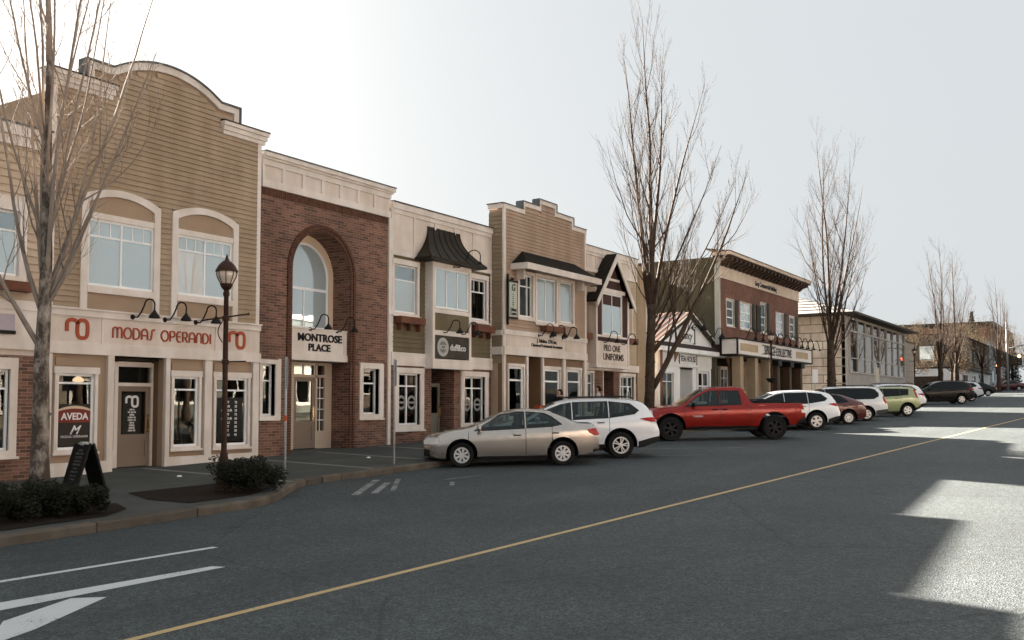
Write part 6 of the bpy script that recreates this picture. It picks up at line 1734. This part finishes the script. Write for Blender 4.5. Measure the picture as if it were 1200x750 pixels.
# ---------------------------------------------------------------- street lamps
LAMPB = mat('rusty_brown_lamp_paint', (.042, .021, .014), .5, .25, 6)
LGLASS = mat('lantern_glass', (.62, .52, .44), .15, .1, 8)
def lamp(X, Y, label, basket=False):
    root = empty('street_lamp', (X, Y, pz(X, Y)), label, 'street lamp', 'brown lantern street lamps')
    lathe('base', root, [(0, 0), (.17, 0), (.17, .10), (.14, .16), (.13, .45), (.10, .56), (.075, .66), (.075, .70), (.055, .74)], LAMPB, 16)
    lathe('pole', root, [(.055, .72), (.052, 2.2), (.046, 3.72), (.062, 3.74), (.062, 3.80), (.05, 3.82), (.05, 3.86)], LAMPB, 14)
    ln = lathe('lantern', root, [(.05, 3.84), (.09, 3.88), (.12, 3.94), (.12, 3.965), (.10, 3.97)], LAMPB, 16)
    lathe('lantern_globe', ln, [(.10, 3.965), (.165, 4.08), (.185, 4.16), (.17, 4.205)], LGLASS, 16)
    link('lantern_ribs', *merge([tube_vf([(.105*cos(a), .105*sin(a), 3.96), (.172*cos(a), .172*sin(a), 4.08), (.192*cos(a), .192*sin(a), 4.16), (.178*cos(a), .178*sin(a), 4.21)], .008, 4) for a in [2*pi*i/8 for i in range(8)]]), LAMPB, ln)
    lathe('lantern_cap', ln, [(.185, 4.20), (.215, 4.20), (.205, 4.235), (.15, 4.33), (.08, 4.40), (.045, 4.42), (.03, 4.45), (.028, 4.48), (.012, 4.52), (0, 4.56)], LAMPB, 16)
    d = Vector((RX, RY, 0)); d.z = -.0
    up = Vector((0, 0, 1))
    a0 = tube('banner_arm', root, [tuple(-d * .44 + up * 3.26), tuple(d * .42 + up * 3.38)], .016, LAMPB, 8)
    for s, z in ((.43, 3.381), (-.45, 3.259)):
        q = d * s; lathe('arm_knob', a0, [(0, z - .03), (.026, z - .01), (.026, z + .01), (0, z + .03)], LAMPB, 8, (q.x, q.y, 0))
    tube('banner_arm', root, [tuple(up * 2.46), tuple(d * .40 + up * 2.47)], .013, LAMPB, 8)
    for z in (2.46, 3.30): lathe('collar', root, [(.05, z - .05), (.068, z - .04), (.068, z + .04), (.05, z + .05)], LAMPB, 12)
    pts = [tuple(-d * (.06 + .09 * sin(pi * i / 10)) + up * (3.25 - .42 * i / 10)) for i in range(11)]
    tube('scroll', root, pts, .010, LAMPB, 6)
    if basket:
        q = d * .0
        b_ = lathe('basket', root, [(0, 1.75), (.2, 1.85), (.3, 2.0), (.28, 2.02), (0, 2.0)], PLASTIC, 12)
    return root
lamp(12.45, 14.55, 'brown lantern street lamp before the tan shop with red lettering')
lamp(48.4, 15.3, 'brown lantern street lamp in front of the lettered marquee', True)
lamp(87.8, 15.3, 'brown lantern street lamp before the stone end block')

# ---------------------------------------------------------------- street signs
GALV = mat('galvanised_steel', (.42, .42, .42), .55, .12, 8)
SIGNW = mat('sign_white', (.66, .66, .66), .5, .04)
def post_sign(X, Y, h, label, plates, ang, tape=False):
    root = empty('sign_post', (X, Y, pz(X, Y)), label, 'sign post', 'parking sign posts')
    tube('post', root, [(0, 0, -.1), (0, 0, h)], .026, GALV, 8)
    for (z0, z1, w, m) in plates:
        s = box('sign_plate', root, (-w/2, w/2, -.032, -.028, z0, z1), m); s.rotation_euler = (0, 0, ang)
        bk = box('sign_back', root, (-w/2, w/2, -.0275, -.025, z0, z1), GALV); bk.rotation_euler = (0, 0, ang)
    if tape: lathe('orange_tape', root, [(.029, 1.22), (.029, 1.34)], mat('orange_tape', (.55, .10, .03), .5, 0), 8)
    return root
post_sign(14.95, 15.5, 2.62, 'thin grey sign post with orange tape at the end of the planted kerb', [(1.95, 2.58, .34, GALV)], radians(50), True)
post_sign(18.55, 15.42, 2.62, 'thin grey sign post beside the nose of the silver sedan', [(1.95, 2.6, .30, SIGNW)], radians(48))
post_sign(57.6, 15.6, 2.6, 'white parking sign on a post left of the many-stemmed tree', [(1.7, 2.5, .55, SIGNW)], radians(-20))
post_sign(61.8, 15.6, 2.4, 'small white sign on a post right of the many-stemmed tree', [(1.5, 2.3, .4, SIGNW)], radians(-20))
post_sign(74.5, 15.6, 2.7, 'pale sign post in front of the gridded windows', [(1.6, 2.7, .5, mat('cream_sign', (.5, .45, .38), .5))], radians(-20))

# folding chalk board
def a_board(X, Y, label):
    root = empty('chalk_board', (X, Y, pz(X, Y)), label, 'chalk board', rz=radians(-95)); root.scale = (.78, .78, .78)
    CH = mat('chalkboard_black', (.013, .012, .012), .6, .2, 8)
    FRM = mat('black_wood_frame', (.015, .013, .012), .5, .1)
    for s, nm in ((-1, 'front_board'), (1, 'rear_board')):
        h, t = 1.12, .36
        V = []
        for x in (-.33, .33):
            V += [(x, s * t, 0), (x, s * (t + .03), .01), (x, s * .05, h), (x, s * .02, h)]
        o = link(nm, V, [(0, 1, 2, 3), (7, 6, 5, 4), (0, 4, 5, 1), (1, 5, 6, 2), (2, 6, 7, 3), (3, 7, 4, 0)], CH, root)
        for x in (-.36, .33):
            V = [(x, s*t, 0), (x + .03, s*t, 0), (x + .03, s*(t+.045), 0), (x, s*(t+.045), 0), (x, s*.015, h + .03), (x + .03, s*.015, h + .03), (x + .03, s*.07, h + .03), (x, s*.07, h + .03)]
            link('frame_rail', V, bx((0, 1, 0, 1, 0, 1))[1], FRM, o)
        if s < 0:
            for i in range(9):
                z = .98 - i * .088; y = -(t + .033) + (t - .02) * (z / h) - .003
                tx = text('chalk_line', o, ('modas', 'HAIR CUTS', 'COLOUR', 'nails & spa', 'WALK INS', 'waxing', 'MAKE UP', 'gift cards', 'TODAY')[i], 0, z, .075, mat('chalk_grey', (.20, .20, .19), .8), y=y, extrude=.001)
    boxes('clip', root, [(-.2, .2, -.06, .06, 1.12, 1.15), (-.06, .06, -.09, .07, 1.10, 1.18)], GALV)
a_board(11.05, 16.85, 'black folding chalk board on the pavement by the left shop window')

# litter and grate on the pavement
for X, Y, lab in ((13.6, 17.3, 'crumpled scrap of white paper on the pavement before the tan shop'), (19.4, 17.0, 'scrap of white paper on the pavement by the sign post')):
    o = lathe('paper_scrap', None, [(0, 0), (.07, .01), (.05, .045), (0, .06)], WHITETXT, 7); o.location = (X, Y, pz(X, Y)); o.scale = (1, .7, .7); tag(o, lab, 'litter')

# traffic signals at the far junction
def signal(X, Y, h, label):
    root = empty('traffic_signal', (X, Y, rz(X) + .1), label, 'traffic light')
    tube('pole', root, [(0, 0, 0), (0, 0, h)], .16, mat('pale_grey_pole', (.26, .27, .28), .5, .1), 10, .11)
    tube('mast_arm', root, [(0, 0, h * .62), (-1.0, -2.5, h * .66), (-2., -6.5, h * .67)], .09, mat('pale_grey_pole', (.26, .27, .28), .5, .1), 8, .05)
    for (x, y, z, nm) in ((-.5, .9, 3.9, 'a'), (-.6, -1.5, 4.1, 'b'), (-.5, 1.1, 2.9, 'c')):
        hd = box('signal_head', root, (x - .22, x + .2, y - .28, y + .28, z - .75, z + .75), METALD)
        for k, (dz, m) in enumerate(((.45, emit_mat('red_signal', (1., .10, .04), 5.)), (0, mat('dark_lens', (.03, .03, .02), .3)), (-.45, mat('dark_lens', (.03, .03, .02), .3)))):
            v, f = lathe_vf([(0, .03), (.19, .0), (.19, -.02)], 12); v = [(x - .23 - c_, y + a_, z + dz + b_) for a_, b_, c_ in v]
            link('signal_lens', v, f, m, hd)
signal(144., 13.4, 9.2, 'tall pale pole with red traffic lights at the far junction')

# ---------------------------------------------------------------- people on the pavement
SKIN = mat('skin', (.50, .30, .21), .55, .06, 8, obj=True)
def person(X, Y, H, yaw, top, legs, hairc, label, step=.12):
    root = empty('person', (X, Y, pz(X, Y)), label, 'person', rz=yaw)
    k = H / 1.72
    J = {'pel': (0, 0, .95, .135, .10), 'waist': (0, 0, 1.10, .125, .09), 'chest': (0, 0, 1.30, .155, .105), 'neckb': (0, 0, 1.45, .075, .065), 'neck': (.005, 0, 1.50, .052, .052), 'head0': (.015, 0, 1.56, .065, .075), 'head': (.02, 0, 1.63, .075, .092), 'head2': (.01, 0, 1.70, .055, .06)}
    E_ = [('pel', 'waist'), ('waist', 'chest'), ('chest', 'neckb'), ('neckb', 'neck'), ('neck', 'head0'), ('head0', 'head'), ('head', 'head2')]
    for s, n in ((1, 'l'), (-1, 'r')):
        st = step * s
        J.update({n+'sh': (0, s*.175, 1.41, .062, .062), n+'el': (-.03 + st*.3, s*.23, 1.14, .046, .046), n+'wr': (.08 + st*.5, s*.22, .92, .034, .034),
                  n+'palm': (.10 + st*.5, s*.215, .85, .036, .022), n+'tip': (.12 + st*.5, s*.21, .76, .018, .012), n+'th': (.15 + st*.5, s*.19, .83, .013, .013),
                  n+'hip': (0, s*.09, .90, .095, .095), n+'kn': (.03 + st*.8, s*.095, .50, .062, .062), n+'an': (-.03 + st*1.6, s*.095, .09, .042, .042), n+'toe': (.16 + st*1.6, s*.105, .035, .042, .03)})
        E_ += [('chest', n+'sh'), (n+'sh', n+'el'), (n+'el', n+'wr'), (n+'wr', n+'palm'), (n+'palm', n+'tip'), (n+'palm', n+'th'), ('pel', n+'hip'), (n+'hip', n+'kn'), (n+'kn', n+'an'), (n+'an', n+'toe')]
    names = list(J); me = bpy.data.meshes.new('body')
    me.from_pydata([tuple(c * k for c in J[n][:3]) for n in names], [(names.index(a), names.index(b_)) for a, b_ in E_], [])
    o = bpy.data.objects.new('t', me); WORK.collection.objects.link(o)
    md = o.modifiers.new('s', 'SKIN'); sd = o.modifiers.new('d', 'SUBSURF'); sd.levels = 2
    for i, n in enumerate(names):
        sv = me.skin_vertices[0].data[i]; sv.radius = (J[n][3] * k * 1.08, J[n][4] * k * 1.08); sv.use_root = (n == 'pel')
    r = bpy.data.meshes.new_from_object(o.evaluated_get(work_graph())); bpy.data.objects.remove(o, do_unlink=True)
    r.materials.clear()
    for m in (SKIN, top, legs, mat('dark_shoe', (.02, .018, .016), .6)): r.materials.append(m)
    for p in r.polygons:
        c = p.center / k
        hand = abs(c.y) > .16 and c.z < .92
        p.material_index = 3 if c.z < .10 else (0 if (c.z > 1.475 or hand) else (2 if c.z < .93 else 1))
        p.use_smooth = True
    b_ = bpy.data.objects.new('body', r); COL.objects.link(b_); b_.parent = root
    # face and hair
    hz = 1.635 * k
    v, f = lathe_vf([(0, .105), (.055, .09), (.088, .045), (.096, -.01), (.090, -.07), (.075, -.115), (.06, -.12)], 16)
    hv = [(-.018 + a * 1.02 - (.03 if c_ < 0 else 0) * 1, b_2 * .96, hz + c_ + .012) for a, b_2, c_ in v]
    hv = [(min(p[0], .055 if p[2] < hz + .03 else .12), p[1], p[2]) for p in hv]
    link('hair', hv, f, hairc, b_, True)
    for s in (-1, 1):
        v, f = lathe_vf([(0, -.009), (.010, -.004), (.010, .004), (0, .009)], 8); link('eye', [(a + .103 * k, b_2 + s * .032, c_ + hz - .002) for a, b_2, c_ in v], f, BLACKTXT, b_)
    link('nose', [(.098*k, -.014, hz - .045), (.098*k, .014, hz - .045), (.128*k, 0, hz - .04), (.100*k, 0, hz + .005)], [(0, 2, 1), (0, 3, 2), (1, 2, 3), (0, 1, 3)], SKIN, b_)
    box('mouth', b_, (.096*k, .102*k, -.022, .022, hz - .072, hz - .064), mat('lip', (.28, .10, .08), .5))
    return root
HAIRD = mat('dark_brown_hair', (.018, .012, .009), .6, .3, 30, obj=True)
person(30.0, 17.25, 1.66, radians(150), mat('black_jacket', (.012, .011, .011), .8, .2, 20, obj=True), mat('dark_jeans', (.02, .022, .03), .85, .2, 20, obj=True), HAIRD, 'person in a black jacket walking on the pavement behind the white SUV')
person(33.3, 17.4, 1.74, radians(120), mat('pale_grey_top', (.55, .53, .52), .8, .08, 20, obj=True), mat('black_trousers', (.015, .015, .016), .85, .2, 20, obj=True), HAIRD, 'dark haired person in a pale top on the pavement by the gabled shop')
tag(boxes('orange_planter', None, [(28.7, 29.3, 17.3, 17.5, pz(29, 17.5), pz(29, 17.5) + 1.12)], mat('orange_red_panel', (.40, .06, .02), .6, .1)), 'orange red upright panel on the pavement beside the person in black', 'planter')

# ---------------------------------------------------------------- displays behind the shop windows
def display(X, Y, w, n, label, seed, zoff=.3, tall=False):
    R = random.Random(seed); z = base_z(X) + zoff
    root = empty('window_display', (X, Y, z), label, 'display')
    WD = mat('display_wood', (.26, .17, .10), .6, .2, 4)
    for i in range(2): box('shelf', root, (-w/2, w/2, -.15, .15, i * .55 - .02, i * .55), WD)
    for s in (-1, 1): box('shelf_leg', root, (s*w/2 - .02, s*w/2 + .02, -.15, .15, -.3, 1.0), WD)
    cols = [mat('jar_white', (.7, .68, .62), .4), mat('box_red', (.35, .05, .03), .5), mat('box_teal', (.06, .22, .24), .5), mat('box_ochre', (.45, .28, .08), .5), mat('jar_dark', (.05, .04, .04), .3)]
    for i in range(n):
        x = -w/2 + w * (i + .5) / n + R.uniform(-.02, .02); zz = .55 * (i % 2); h = R.uniform(.12, .36); r = R.uniform(.035, .07)
        if R.random() < .5: lathe('jar', root, [(0, zz), (r, zz), (r, zz + h * .7), (r * .5, zz + h * .8), (r * .5, zz + h), (0, zz + h)], R.choice(cols), 10, (x, R.uniform(-.06, .06), 0))
        else: box('carton', root, (x - r, x + r, -.06, .06, zz, zz + h), R.choice(cols))
    if tall:
        q = lathe('vase', root, [(0, .55), (.08, .56), (.11, .72), (.05, .86), (.06, .9), (0, .9)], cols[0], 12, (0, 0, 0))
        tube('dried_stem', root, [(0, 0, .9), (.05, .02, 1.2), (.14, .0, 1.42)], .008, WD, 5)
for i, (X, Y, w, n, lab, zo, t) in enumerate(((12.55, 20.25, .7, 7, 'shelf of bottles behind the poster window of the tan shop', .62, False), (15.5, 20.2, .6, 6, 'shelf of jars in the narrow middle window of the tan shop', .6, True), (24.15, 20.2, 1.0, 9, 'shelf of boxes in the left window of the olive shop', .6, True), (27.8, 20.2, 1.1, 9, 'shelf of boxes in the right window of the olive shop', .55, False), (29.8, 19.6, .9, 7, 'shelf of jars in the left window of the stepped shop', .6, True), (32.4, 19.6, 1.0, 7, 'shelf of boxes in the middle window of the stepped shop', .6, False), (34.2, 19.6, .9, 7, 'shelf of jars in the right window of the stepped shop', .6, True))):
    display(X, Y, w, n, lab, 90 + i, zo, t)
bpy.data.scenes.remove(WORK)
